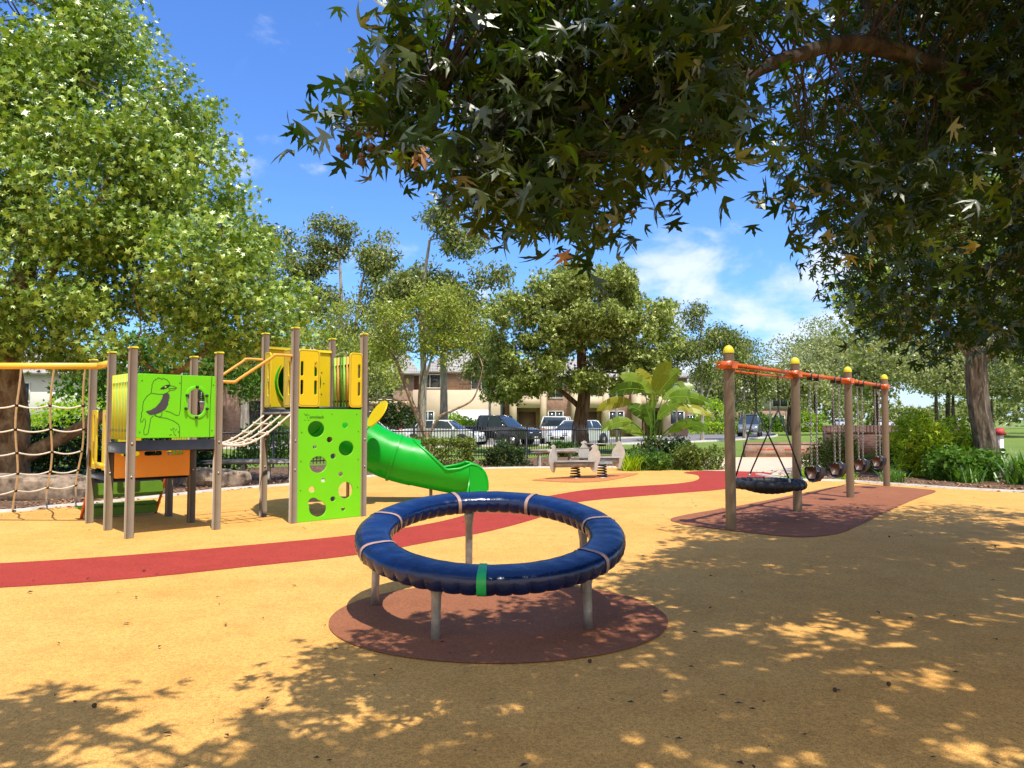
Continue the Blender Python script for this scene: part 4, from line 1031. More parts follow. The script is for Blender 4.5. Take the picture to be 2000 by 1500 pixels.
# ================================================================ the overhanging plane tree (in front, top right)
def in_poly(x, y, P):
    c = False; j = len(P) - 1
    for i in range(len(P)):
        if (P[i][1] > y) != (P[j][1] > y) and x < (P[j][0] - P[i][0]) * (y - P[i][1]) / (P[j][1] - P[i][1]) + P[i][0]: c = not c
        j = i
    return c
def overhang():
    rnd = random.Random(21); rng = np.random.default_rng(21)
    base = Vector((7.6, 2.4, 0)); t = thing('plane_tree', 'large plane tree leaning over the play surface, dark lobed leaves hanging into the view', 'tree', base)
    mb = MB(); rl = lambda p: Vector(p) - base
    trunk = [(7.6, 2.4, 0), (7.55, 2.4, 1.5), (7.4, 2.5, 3.0), (7.2, 2.7, 4.6), (7.0, 3.0, 6.4)]
    mb.tube(catmull([rl(p) for p in trunk], 5), [.34 * (1 - .55 * i / 20) for i in range(21)], 14)
    # main limbs as they are seen: the arching one comes from the right
    arch = [Vector((7.45, 2.5, 2.9)), D(2160, 270, 6.0), D(1960, 190, 5.6), D(1830, 132, 5.2), D(1720, 92, 5.0), D(1640, 84, 4.8), D(1560, 108, 4.6), D(1470, 142, 4.4), D(1400, 215, 4.2), D(1320, 250, 4.0), D(1200, 270, 3.8), D(1080, 262, 3.6), D(960, 240, 3.4), D(850, 170, 3.3)]
    low1 = [D(1200, 270, 3.8), D(1120, 340, 3.7), D(1020, 372, 3.6)]
    tip = [D(1010, 330, 3.5), D(905, 290, 3.25), D(800, 268, 3.1), D(680, 262, 3.0)]
    over = [Vector((7.3, 2.6, 4.0)), Vector((5.6, 1.9, 5.1)), Vector((4.0, 2.3, 5.5)), Vector((2.5, 1.5, 5.3)), Vector((1.1, 1.9, 5.2)), Vector((-.1, 1.4, 4.9)), Vector((-1.1, 1.9, 4.6)), Vector((-2.2, 2.2, 4.3))]
    over2 = [Vector((7.0, 3.0, 5.2)), Vector((5.4, 4.2, 6.0)), Vector((3.4, 5.0, 6.2)), Vector((1.6, 5.0, 6.0))]
    right = [Vector((7.3, 2.6, 4.2)), D(2200, 520, 6.8), D(1980, 330, 7.2), D(1870, 262, 7.6), D(1760, 330, 8.0), D(1680, 420, 8.4)]
    right2 = [D(2200, 520, 6.8), D(1985, 400, 8.0), D(1960, 300, 8.4), D(1910, 230, 8.6)]
    right3 = [Vector((7.2, 2.8, 4.0)), Vector((8.0, 6.0, 4.6)), Vector((7.6, 9.0, 4.2)), Vector((6.6, 10.4, 3.6))]
    limbs = []
    for pts, r0, r1 in ((arch, .082, .010), (low1, .022, .008), (tip, .013, .005), (over, .085, .008), (over2, .10, .015), (right, .10, .015), (right2, .05, .012), (right3, .12, .03)):
        P = catmull([rl(p) for p in pts], 5); n = len(P)
        mb.tube(P, [(r0 + (r1 - r0) * (i / (n - 1))) * (1 + .08 * rnd.uniform(-1, 1)) for i in range(n)], 9); limbs += P[3:]
    LP = np.array([tuple(p) for p in limbs])
    clusters = []
    near = [(600, 300), (625, 255), (700, 215), (735, 140), (770, 60), (800, -60), (1500, -60), (1545, 40), (1560, 90), (1480, 130), (1440, 200), (1480, 230), (1500, 300), (1440, 350), (1380, 385), (1330, 350), (1262, 345), (1262, 440), (1210, 480), (1150, 512), (1100, 480), (1020, 470), (960, 440), (900, 400), (830, 380), (740, 340), (680, 300)]
    gap = [(1440, 175), (1560, 118), (1580, 170), (1512, 215), (1502, 330), (1458, 345), (1462, 250)]
    k = 0
    while k < 500:
        px, py = rnd.uniform(600, 1560), rnd.uniform(-60, 510)
        dens = 1.0 if px > 900 else .62
        if px < 760 or (py < 200 and px < 950): dens = .42
        if math.sin(px * .021 + 2) + math.sin(py * .033 + px * .011) > 1.0: continue
        if rnd.random() > dens or not in_poly(px, py, near) or in_poly(px, py - 10, gap): continue
        f = (px - 600) / 950; clusters.append((D(px, py - 40, rnd.uniform(2.9, 3.4 + 1.9 * f)), 8, .105, 0)); k += 1
    far = [(1545, 395), (1600, 350), (1500, 330), (1478, 250), (1540, 190), (1600, 140), (1620, 60), (1640, -60), (2150, -60), (2150, 690), (1760, 700), (1700, 680), (1675, 610), (1580, 560), (1600, 500), (1610, 440), (1560, 410)]
    k = 0
    while k < 1150:
        px, py = rnd.uniform(1478, 2150), rnd.uniform(-60, 690)
        if not in_poly(px, py, far) or in_poly(px, py, gap): continue
        if px < 1700 and py < 330 and rnd.random() < .55: continue
        if math.sin(px * .024) + math.sin(py * .029 + px * .013) > 1.45: continue
        if py < 330: Y = rnd.uniform(5.0, 9.0)
        else: Y = rnd.uniform(7.0, 11.3)
        if px < 1860 and py > 360 and py < 430: Y = rnd.uniform(4.6, 5.4)
        clusters.append((D(px, py - 10, Y), 9, .18, 1)); k += 1
    # the roof of leaves above and behind the frame, whose shade lies on the ground
    def shade(n, xr, yr, zr, keep):
        k = 0
        while k < n:
            gx, gy = rnd.uniform(*xr), rnd.uniform(*yr); z = rnd.uniform(*zr)
            if not keep(gx, gy) or (gx < .1 and 3.9 < gy < 5.1): continue
            if rnd.random() < .8 and any(((gx - a) / c) ** 2 + ((gy - b) / e) ** 2 < 1 for a, b, c, e in ((1.2, 3.5, .8, .26), (2.35, 4.25, .6, .25), (3.6, 5.6, .8, .3), (-.1, 4.3, .5, .2), (4.2, 7.6, .9, .35))): continue
            p = Vector((gx + SUN.x / SUN.z * z, gy + SUN.y / SUN.z * z, z))
            # never below the line of sight of the picture's free sky
            py = HOR - (z - CAM_H) / max(p.y, .05) * FPX if p.y > .05 else -999
            if py > -40: k += .25; continue
            clusters.append((p, 9, .20, 2)); k += 1
    patch = lambda x, y: math.sin(x * 2.1 + 1.3 * math.sin(y * 1.7)) + math.sin(y * 2.9 + x * .8) > -1.15
    shade(920, (-1.2, 6.5), (2.6, 7.4), (4.6, 6.4), lambda x, y: (math.hypot(x + .1, y - 5.75) > 1.35 or rnd.random() < .14) and x > (-1.55 + (y - 3.3) * .28 if y < 4.8 else -1.1 + (y - 4.8) * .98) and patch(x, y))
    shade(960, (1.4, 10), (6.6, 12.2), (5.0, 7.4), lambda x, y: x > (y - 6.6) * .62 + .7 and patch(x * .8, y))
    shade(26, (-3.6, -1.9), (3.2, 4.7), (3.9, 4.6), lambda x, y: (x + 3.3) ** 2 / 1.9 + (y - 4.1) ** 2 / .35 < 1)
    shade(10, (-2.2, -1.1), (3.0, 3.4), (3.9, 4.4), lambda x, y: True)
    for i in range(34): clusters.append((Vector((rnd.uniform(3.4, 4.4), rnd.uniform(7.9, 9.0), rnd.uniform(4.3, 5.3))), 9, .2, 1))
    Cc = []; kinds = []
    for (p, n, sp, kd) in clusters:
        q = rl(p); d2 = ((LP - np.array(q)) ** 2).sum(1); j = int(d2.argmin())
        if d2[j] < (.8 if kd < 2 else 9) or rnd.random() < .12: 
            P = limb_path(LP[j], q, rnd, .08, 4, .04); mb.tube(P, [.008, .0065, .005, .004, .0025], 5, caps=False)
        for i in range(n + rnd.randint(-2, 3)): Cc.append((q.x + rnd.gauss(0, sp), q.y + rnd.gauss(0, sp), q.z + rnd.gauss(0, sp * .8))); kinds.append(kd)
    autosmooth(mb.build('trunk', MAT['bark_dark'], t), 60)
    Cc = np.array(Cc); kinds = np.array(kinds); rng = np.random.default_rng(5)
    sz = np.where(kinds == 0, .088, np.where(kinds == 1, .098, .13))
    k2 = kinds == 2
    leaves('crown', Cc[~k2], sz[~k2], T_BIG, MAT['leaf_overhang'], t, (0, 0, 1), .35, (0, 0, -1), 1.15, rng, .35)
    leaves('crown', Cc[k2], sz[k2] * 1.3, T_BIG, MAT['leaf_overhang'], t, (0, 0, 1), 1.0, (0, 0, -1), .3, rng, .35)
    # a few yellow leaves, curled dead ones and seed balls
    Y_ = [rl(D(px, py, Y)) for px, py, Y in ((1245, 262, 3.3), (1262, 300, 3.3), (1660, 500, 6.5), (1905, 480, 6.0), (1700, 505, 6.6), (1990, 340, 6.2))]
    for p in Y_: leaves('yellow_leaf', [tuple(p)], np.full(1, .12), T_BIG, MAT['leaf_autumn'], t, (0, -1, 0), 1.2, (0, 0, -1), 1, rng, .2)
    for q in ((818, 292, 2.95), (826, 300, 2.96), (1102, 498, 3.6)): leaves('dead_leaf', [tuple(rl(D(*q)))], np.full(1, .085), T_BIG, MAT['dry_leaf'], t, (0.6, -1, 0), 1.8, (.3, 0, -1), 3, rng, .1)
    for (px, py, Y) in ((664, 290, 3.0), (706, 316, 3.0), (672, 303, 3.02), (706, 306, 3.02), (1620, 436, 6.4), (725, 288, 3.02)):
        c = rl(D(px, py, Y)); autosmooth(MB().lathe([(.0175 * math.sin(math.pi * k / 8) + .0004, -.0175 * math.cos(math.pi * k / 8)) for k in range(9)], c, 10).build('seed_ball', MAT['seed'], t), 60)
        MB().tube([c + Vector((0, 0, .017)), c + Vector((.004, 0, .075))], .0012, 4).build('seed_stalk', MAT['seed'], t)
overhang()

# ================================================================ trees
tree('plane_tree', 'huge bright green plane tree filling the left side behind the climbing net', (-11.55, 17.0, 0),
     [([(0, 0, 0), (.1, 0, 1.5), (-.1, 0, 3.2), (.2, .2, 5.2), (.6, 0, 8), (1.0, 0, 11)], .46, .12), ([(.05, .1, .5), (1.2, .3, 1.15), (2.6, .6, 2.0), (4.2, .9, 3.2)], .20, .08), ([(.1, 0, 3), (1.2, -.6, 4.6), (2.6, -1.0, 6.4)], .16, .06)],
     [(-2.4, 0, 8.4, 4.0, 4.2, 3.0, 4.4), (-.9, 0, 11.2, 3.0, 3.4, 2.2, 3.0), (1.6, -.4, 6.6, 2.6, 2.8, 1.7, 2.8), (4.0, 0, 4.9, 2.1, 2.6, 1.2, 1.9), (5.6, .6, 3.9, 1.3, 1.8, 1.0, .8), (.9, 0, 8.9, 2.2, 2.8, 1.5, 2), (1.2, -1.2, 4.6, 2.8, 2.2, 1.2, 1.8), (-3.5, -1, 5.2, 3.0, 3, 1.6, 1.6), (-1.8, -.5, 13.6, 2.4, 2.6, 1.8, 1.8), (2.6, 0, 7.7, 1.2, 1.5, .9, .5), (4.9, .2, 5.9, .9, 1.2, .6, .3), (2.6, -.2, 3.3, 2.6, 1.8, .7, .8), (-.8, -1.4, 3.5, 2.2, 1.6, .8, .7), (1.3, .3, 10.5, 1.5, 1.6, 1.1, .9), (3.0, 0, 8.5, 1.6, 1.8, 1.1, 1.0), (3.9, 0, 7.0, 1.3, 1.6, .9, .6)],
     3300, 48, .29, .112, T_STAR, 'leaf_plane', 'bark_plane', 11, 'leafy trees round the playground', bias=.45, twigs=.12, shell=.5, zmin=2.45, lf=.75, lthr=-.10)
tree('plane_tree', 'broad round leafy tree on a thick brown trunk behind the spring rocker', (3.15, 33.5, 0),
     [([(0, 0, 0), (-.1, 0, 1.2), (.1, 0, 2.6), (0, .1, 4.4), (.1, 0, 6.4)], .44, .16), ([(.1, 0, 1.9), (-1.2, 0, 3.0), (-2.4, -.2, 3.6)], .15, .07)],
     [(-2.3, 0, 5.6, 2.3, 2.6, 1.9, 2), (2.1, 0, 5.6, 2.3, 2.6, 1.9, 2), (0, -.5, 6.6, 2.6, 2.6, 2.0, 2.4), (-.9, 0, 7.6, 1.5, 1.8, 1.0, .8), (-1.9, -.6, 3.6, 2.2, 2, 1.1, 1.1), (1.9, -.4, 3.7, 1.9, 2, 1.2, 1.0), (-3.4, 0, 3.1, 1.0, 1.5, .9, .4), (1.4, 0, 7.3, 1.3, 1.6, 1.0, .6)],
     1900, 38, .20, .165, T_TRI5, 'leaf_round', 'bark_brown', 5, 'leafy trees round the playground', bias=.5, twigs=.1, shell=.55, lf=.8, lthr=-.12)
tree('paperbark_tree', 'small many branched tree with a leaning tan trunk and airy yellow green crown', (-3.15, 29.2, 0),
     [([(0, 0, 0), (-.25, 0, .9), (-.8, 0, 2.2), (-1.3, .1, 3.5), (-1.7, 0, 4.4)], .16, .04), ([(-.2, 0, .75), (.3, 0, 1.6), (.9, 0, 1.9), (1.6, 0, 2.3), (1.9, 0, 3.1), (2.0, 0, 3.6)], .075, .015), ([(-.5, 0, 1.6), (-.5, .2, 2.8), (-.2, .2, 4.0)], .07, .02), ([(-.75, 0, 2.0), (-1.8, -.1, 2.4), (-2.5, 0, 2.3), (-3.1, 0, 2.5)], .05, .012)],
     [(-1.3, 0, 5.4, 1.6, 1.7, .95, 2), (.3, 0, 6.0, 1.5, 1.6, 1.0, 1.5), (-2.1, 0, 4.2, 1.0, 1.3, .8, .8), (.5, 0, 4.3, 1.2, 1.3, .8, .8), (-1.3, 0, 4.0, .9, 1.2, .6, .5), (1.4, .1, 5.0, .9, 1.0, .7, .5), (-2.6, 0, 2.9, .6, .8, .5, .25)],
     620, 24, .15, .13, T_GUM, 'leaf_yellowgreen', 'bark_tan', 8, 'leafy trees round the playground', shell=.3, bias=.3, twigs=.5, twr=.006)
euc_g = 'tall gum trees'
def gum(label, base, H, trunks, blobs, ncl, seed, size=.22, m='leaf_euc', per=24, spread=.30, b='bark_grey'):
    return tree('gum_tree', label, base, trunks, blobs, ncl, per, spread, size * 1.15, T_GUM, m, b, seed, euc_g, shell=.35, bias=.25, twigs=.25, twr=.012, tipw=1.0)
gum('tall gum with pale straight trunk rising behind the small yellow green tree', (-5.0, 41, 0), 13,
    [([(0, 0, 0), (.1, 0, 4), (0, 0, 8), (.4, 0, 11.5)], .26, .07), ([(.05, 0, 3), (.7, 0, 5.5), (1.6, 0, 7.5)], .09, .03)],
    [(2.6, 0, 11.6, 1.5, 1.5, 1.2, 1.3), (1.2, 0, 12.6, 1.2, 1.4, 1.1, 1), (3.8, 0, 9.6, 1.1, 1.2, .6, .5), (-.5, 0, 8.8, 2.0, 1.8, 1.1, 1.6), (1.8, 0, 8.0, 1.9, 1.6, 1.2, 1.4), (-2.0, 0, 7.4, 1.2, 1.4, .9, .7), (2.6, 0, 6.2, 1.3, 1.3, 1.0, .8), (1, 0, 6.0, 1.2, 1.2, .9, .5)], 720, 31, .24)
gum('second pale straight gum trunk just right of the leaning tan tree', (-4.0, 43, 0), 10,
    [([(0, 0, 0), (.05, 0, 3), (-.1, 0, 7), (-.2, 0, 9)], .30, .08)],
    [(-.6, 0, 9.6, 1.7, 1.5, 1.1, 1), (.4, 0, 7.6, 1.6, 1.6, 1.0, 1), (-1.7, 0, 8.0, 1.0, 1.3, .9, .5)], 260, 32, .24)
gum('tall gum with two slender stems beyond the tall play tower, left of the others', (-10.6, 45, 0), 14,
    [([(0, 0, 0), (-.1, 0, 4), (.2, 0, 8), (0, 0, 12)], .22, .06), ([(.4, 0, 0), (.7, 0, 4), (1.3, 0, 9), (1.7, 0, 11)], .18, .05)],
    [(-.4, 0, 12.6, 1.5, 1.5, 1.5, 1.6), (-2.0, 0, 11.0, 1.4, 1.5, 1.2, 1.0), (2.4, 0, 11.6, 1.4, 1.5, 1.6, 1.5), (-1.0, 0, 8.6, 1.6, 1.6, 1.0, .8), (2.2, 0, 8.6, 1.6, 1.6, 1.3, 1.0), (.6, 0, 6.4, 2.4, 1.6, 1.2, 1.0), (3.0, 0, 6.3, 1.3, 1.5, 1.1, .8)], 820, 33, .24)
gum('dark gum crown behind the right shoulder of the big plane tree', (-16.5, 46, 0), 15,
    [([(0, 0, 0), (0, 0, 6), (.3, 0, 11)], .28, .08)], [(.5, 0, 12.5, 2.6, 2.4, 1.5, 2), (-1.5, 0, 10, 2.6, 2.4, 1.8, 2), (2, 0, 9, 2.4, 2.2, 1.8, 2)], 420, 34, .26)
tree('bushy_tree', 'bushy mid green tree filling in behind the yellow railings of the tall tower', (-8.8, 32, 0),
     [([(0, 0, 0), (.1, 0, 2), (0, 0, 4)], .16, .06)], [(0, 0, 3.9, 2.4, 1.8, 1.3, 2), (1.6, 0, 2.8, 1.8, 1.5, 1.1, 1.3), (-1.5, 0, 3.1, 1.8, 1.5, 1.2, 1.3)], 420, 18, .24, .15, T_SIMP, 'leaf_euc', 'bark_grey', 41, 'leafy trees round the playground', shell=.4)
tree('bushy_tree', 'bright leafy tree under the two stemmed gum, between the tall tower and the tan tree', (-8.6, 38, 0),
     [([(0, 0, 0), (.1, 0, 2), (0, 0, 5)], .16, .06)], [(0, 0, 5.2, 2.2, 1.8, 1.5, 2), (1.5, 0, 3.8, 1.6, 1.5, 1.1, 1.1), (-1.6, 0, 4.2, 1.7, 1.5, 1.2, 1.3), (.2, 0, 6.9, 1.3, 1.3, .9, .7)], 560, 20, .24, .17, T_GUM, 'leaf_yellowgreen', 'bark_grey', 43, 'leafy trees round the playground', shell=.4)
tree('bushy_tree', 'dark bushy tree in the shade behind the low play tower', (-11.2, 26, 0),
     [([(0, 0, 0), (.2, 0, 1.6), (0, 0, 3.2)], .16, .06)], [(0, 0, 3.7, 2.8, 1.8, 1.5, 2), (2.4, 0, 3.6, 1.9, 1.5, 1.3, 1.5), (-2.6, 0, 3.2, 2.0, 1.5, 1.5, 1.5)], 560, 18, .26, .15, T_SIMP, 'leaf_mid', 'bark_brown', 42, 'leafy trees round the playground', shell=.3)
gum('leafy gum screening the left brick end of the town house', (-9.8, 50, 0), 8,
    [([(0, 0, 0), (.1, 0, 2.5), (0, 0, 5)], .14, .05)], [(0, 0, 5.6, 1.7, 1.5, 1.2, 1.3), (1.3, 0, 4.4, 1.2, 1.3, .9, .7), (-1.2, 0, 4.2, 1.2, 1.3, .9, .7)], 300, 38, .24)
gum('leafy gum between the town house roof and the round tree', (-1.4, 50, 0), 8,
    [([(0, 0, 0), (-.1, 0, 2.5), (.1, 0, 5)], .13, .05)], [(0, 0, 5.8, 1.5, 1.4, 1.1, 1.2), (.9, 0, 4.4, 1.1, 1.2, .8, .6), (-1.0, 0, 4.9, .9, 1.1, .8, .5)], 260, 39, .24)
# right: slender gums and the far park trees
gum('slender pale gum at the road edge right of the giant bird of paradise plant', (12.9, 50.5, 0), 9,
    [([(0, 0, 0), (.05, 0, 3), (-.15, 0, 6), (.2, 0, 8.6)], .12, .04), ([(0, 0, 2.2), (.6, 0, 3.6), (1.2, 0, 5.2)], .05, .02)],
    [(-.4, 0, 8.6, .7, .8, .9, .5), (1.3, 0, 7.0, 1.5, 1.3, .9, 1), (-.6, 0, 6.3, 1.4, 1.3, 1.0, 1), (.3, 0, 4.6, 1.0, 1.0, .6, .4), (2.3, 0, 5.8, .9, 1.0, .8, .5)], 400, 35, .2)
gum('thin gum leaning left behind the bird of paradise plant', (11.6, 52, 0), 8,
    [([(0, 0, 0), (-.1, 0, 3), (.1, 0, 6)], .10, .03)], [(0, 0, 6.2, 1.2, 1.1, 1.0, 1), (-1.0, 0, 5.2, .8, 1, .7, .5)], 170, 36, .2)
gum('darker gum directly behind the nearest swing post', (17.5, 56, 0), 8,
    [([(0, 0, 0), (0, 0, 3), (.2, 0, 6)], .14, .05)], [(0, 0, 6.6, 1.6, 1.4, 1.1, 1), (1.2, 0, 4.6, 1.4, 1.3, 1.0, .8), (-.9, 0, 4.4, 1.3, 1.2, .9, .7), (.2, 0, 3.0, 1.3, 1.2, .8, .5)], 430, 37, .2)
pg = 'park trees beyond the lawn'
def ptree(label, base, H, W, seed, m='leaf_far', n=420, b='bark_dark', r=.3, low=.36, sz=.3):
    rnd = random.Random(seed); bl = []
    for i in range(6):
        a = i * 1.05 + rnd.random(); bl.append((W * .55 * math.cos(a), W * .4 * math.sin(a), H * (.52 + .2 * rnd.random()), W * .5, W * .5, H * .2, 1))
    bl.append((rnd.uniform(-.1, .1) * W, 0, H * .78, W * .55, W * .5, H * .19, 1.3))
    return tree('park_tree', label, base, [([(0, 0, 0), (rnd.uniform(-.3, .3), 0, H * .25), (rnd.uniform(-.4, .4), 0, H * .55)], r, r * .4)], bl, n, 15, H * .035, sz, T_SIMP, m, b, seed, pg, shell=.5, twigs=.2, twr=.03, bias=.5)
for args in [
    ('grey green spreading tree with a wide flat top left of the third swing post', (42, 92, 0), 14.5, 9, 51, 'leaf_silver', 900),
    ('olive tree crown showing above the middle of the swing beam', (46, 112, 0), 18, 8, 52, 'leaf_far', 700),
    ('small round tree beside the second swing post, above the hanging basket', (27, 72, 0), 7.5, 4.2, 53, 'leaf_silver', 420),
    ('dark trunked park tree seen through the chains of the middle bay', (36, 74, 0), 10, 5.6, 54, 'leaf_silver', 560),
    ('dark trunked park tree just right of the last swing post', (47, 80, 0), 11.5, 6.2, 55, 'leaf_silver', 640),
    ('park tree with low heavy limbs left of the rough barked trunk', (46, 62, 0), 10.5, 6.0, 56, 'leaf_silver', 640),
    ('park tree between the swing posts at the far edge of the lawn', (52, 120, 0), 13, 7, 57, 'leaf_far', 420),
    ('slim park tree on the sunlit lawn right of the rough barked trunk', (58, 78, 0), 9, 4.6, 58, 'leaf_silver', 420),
    ('park tree cut off by the right edge of the picture', (66, 84, 0), 12, 6.5, 59, 'leaf_silver', 500),
    ('gum with a small round top at the left end of the far tree line', (24, 88, 0), 9.5, 3.6, 60, 'leaf_euc', 320),
    ('far tree with a rounded olive crown left of the second swing post', (33, 108, 0), 12, 5.5, 61, 'leaf_euc', 420),
    ('wide dark park tree behind the third swing post', (56, 98, 0), 14, 8, 62, 'leaf_silver', 620),
    ('far park tree low on the horizon behind the brick planter', (76, 118, 0), 12, 7.5, 63, 'leaf_far', 420),
    ('low spreading park tree right behind the lime yellow shrub', (44, 70, 0), 8.5, 5.5, 65, 'leaf_silver', 560),
    ('park tree filling the gap right of the last swing post, farther back', (62, 104, 0), 11, 7, 66, 'leaf_far', 480),
    ('far park tree at the right edge, beyond the fence of the field', (92, 125, 0), 12, 7.5, 64, 'leaf_far', 380),
]: ptree(*args)
# rough barked tree inside the playground bed, right
tree('plane_tree', 'tree with a thick rough sunlit trunk standing among the shrubs on the right', (12.0, 18.9, 0),
     [([(.12, 0, 0), (.02, 0, .9), (-.12, 0, 1.8), (-.16, 0, 2.9), (-.1, 0, 3.9), (.3, 0, 5.5)], .27, .2), ([(-.1, 0, 2.9), (.9, 0, 3.8), (1.8, 0, 4.6)], .14, .06), ([(-.15, 0, 3.0), (-.9, .2, 4.0), (-1.9, .3, 4.8)], .14, .05)],
     [(-1.4, .4, 5.2, 2.0, 2.0, 1.3, 1.5), (1.6, .4, 5.0, 2.2, 2.0, 1.4, 1.6), (.2, .8, 6.6, 2.6, 2.4, 1.4, 2), (-2.4, .6, 4.3, 1.0, 1.2, .8, .4), (2.6, .4, 3.9, 1.3, 1.3, .8, .6)],
     900, 14, .28, .15, T_STAR, 'leaf_plane', 'bark_rough', 71, 'leafy trees round the playground', shell=.55, twigs=.4, zmin=3.35)

# ================================================================ giant bird of paradise plant
def bananaplant(base):
    rnd = random.Random(9); t = thing('bird_of_paradise_plant', 'giant bird of paradise plant with big torn paddle leaves fanned out', 'plant', base)
    specs = [(-38, 3.45, -.95, 1.35), (-16, 3.55, -.35, 1.25), (14, 3.75, .45, 1.3), (26, 3.6, .95, 1.35), (42, 3.1, 1.35, 1.3), (55, 2.5, 1.7, 1.25), (62, 2.1, 1.75, 1.15), (-52, 2.8, -1.35, 1.2), (-62, 2.25, -1.65, 1.1), (-35, 2.3, -.7, 1.2), (-70, 1.5, -1.6, 1.0), (30, 2.4, .8, 1.1), (66, 1.45, 1.7, 1.0), (8, 2.9, .2, 1.1), (-10, 2.2, -.2, 1.0), (45, 1.6, 1.2, .95), (-45, 1.5, -1.0, .95)]
    for (a, zt, xt, ln) in specs:
        zt *= 1.04; xt *= 1.18; ln *= 1.16; yd = rnd.uniform(-.75, .35); tipp = Vector((xt, yd, zt)); st = Vector((rnd.uniform(-.2, .2), rnd.uniform(-.15, .15), 0))
        d = Vector((math.sin(R(a)), yd * .35, math.cos(R(a)) * (.75 if abs(a) < 50 else .3))).normalized(); b0 = tipp - d * ln
        pet = catmull([st, st.lerp(b0, .45) + Vector((0, 0, .25 * b0.z)), b0], 5)
        MB().tube(pet, [.035 * (1 - .5 * i / (len(pet) - 1)) for i in range(len(pet))], 7).build('stalk', MAT['leaf_mid'], t, True)
        n = 18; mid = []
        for i in range(n + 1):
            s = i / n; p = b0 + d * ln * s; p.z -= .30 * ln * s * s * (.5 + abs(a) / 90); mid.append(p)
        side = d.cross(Vector((rnd.uniform(-.8, .8), -1, rnd.uniform(-.2, .6)))).normalized(); nn = side.cross(d)
        mb = MB()
        for sg in (1, -1):
            i = 0
            while i < n:
                w_ = rnd.choice((2, 3, 4)) if rnd.random() < .8 else 1; j = min(n, i + w_); dr = rnd.uniform(-.05, .22); twist = rnd.uniform(-.03, .03)
                vv = []; rows = j - i + 1
                for k in range(i, j + 1):
                    s = k / n; hw = .23 * ln / 1.2 * math.sin(math.pi * (s * .93 + .05)) ** .55
                    pin = .0 if i < k < j else .012
                    kk = k + (pin * 8 if k == i else (-pin * 8 if k == j else 0))
                    fwd = d * .05
                    for q in (0, .5, 1.0):
                        vv.append(mid[k] + side * sg * hw * q + nn * (.10 * q * hw - dr * q * q * hw * 2 + twist * q) + fwd * q + d * (kk - k) * q * ln / n)
                mb.add(vv, [(r_ * 3 + c_, r_ * 3 + c_ + 1, (r_ + 1) * 3 + c_ + 1, (r_ + 1) * 3 + c_) for r_ in range(rows - 1) for c_ in (0, 1)])
                i = j
        bl = mb.build('leaf_blade', MAT['leaf_banana'], t, True)
        MB().tube(mid, [.014 * (1 - .8 * k / n) for k in range(n + 1)], 5).build('midrib', MAT['leaf_bright'], bl, True)
    c = []
    for i in range(14):
        a = rnd.uniform(0, 6.28); c.append((.25 * math.cos(a), .15 * math.sin(a), rnd.uniform(.3, 1.6)))
    leaves('dead_leaf', c, np.full(14, .6), T_LONG, MAT['dry_leaf'], t, (0, -1, 0), 1, (0, 0, -1), 2)
bananaplant(G(1272, 899))

# ================================================================ shrubs
def shrub(label, c, rx, ry, h, n, size, m, seed, T=T_SIMP, cat='shrub', group='shrubs in the garden beds', name='shrub', box=False, lump=.14, bias=.5):
    rng = np.random.default_rng(seed); t = thing(name, label, cat, (c[0], c[1], 0), 0, group)
    if box:
        P = rng.uniform(-1, 1, (n, 3)); ax = rng.integers(0, 4, n)
        P[ax == 0, 1] = -1 + rng.uniform(0, .25, (ax == 0).sum()); P[ax >= 2, 2] = 1 - rng.uniform(0, .2, (ax >= 2).sum()); k = ax == 1; P[k, 0] = np.sign(P[k, 0]) * (1 - rng.uniform(0, .1, k.sum()))
        P = P * np.array([rx, ry, h / 2]) * (1 + lump * .5 * np.sin(P[:, :1] * 9) * np.cos(P[:, 1:2] * 5)) + np.array([0, 0, h / 2]) + rng.normal(size=(n, 3)) * .04
    else:
        d = rng.normal(size=(n, 3)); d[:, 2] = np.abs(d[:, 2]) * 1.1; d /= np.linalg.norm(d, axis=1)[:, None]
        r = (.55 + .45 * rng.uniform(0, 1, n) ** .5) * (1 + lump * np.sin(d[:, 0] * 6 + seed) + lump * np.sin(d[:, 2] * 8 + seed) + lump * .8 * np.sin(d[:, 1] * 11 + d[:, 0] * 9))
        P = d * r[:, None] * np.array([rx, ry, h])
    P[:, 2] = np.maximum(P[:, 2], .02)
    leaves('foliage', P, np.full(n, size), T, MAT[m], t, (0, -.2, 1), bias, rng=rng)
    mb = MB(); rnd = random.Random(seed)
    for i in range(10):
        mb.tube(limb_path((rnd.uniform(-.3, .3) * rx, rnd.uniform(-.3, .3) * ry, 0), (rnd.uniform(-.7, .7) * rx, rnd.uniform(-.6, .6) * ry, h * .75), rnd, .1, 4), [.02, .017, .013, .01, .006], 5)
    mb.build('stem', MAT['bark_brown'], t, True)
    return t
g1 = G(845, 908)
shrub('clipped olive hedge right behind the green slide', (-2.62, 24.0), 1.35, .75, .86, 5200, .085, 'leaf_hedge', 1, box=True, name='hedge', cat='hedge')
shrub('lower dark shrub at the right end of the hedge, under the fence', (-.25, 24.4), .75, .6, .72, 2400, .08, 'leaf_dark', 2)
shrub('purple green bush at the right foot of the bird of paradise plant', (5.55, 22.6), .85, .6, .80, 3000, .075, 'leaf_hedge', 3)
shrub('low ragged bush in front of the bird of paradise plant', (3.9, 22.3), .8, .5, .62, 1800, .11, 'leaf_mid', 4, T=T_TRI5)
shrub('dark dense bush under the bird of paradise plant', (4.9, 23.6), 1.3, .6, .95, 2600, .10, 'leaf_dark', 5)
shrub('olive bush in front of the end of the dark brick planter, between the swings', (9.75, 22.3), 1.0, .7, .98, 3600, .08, 'leaf_hedge', 6)
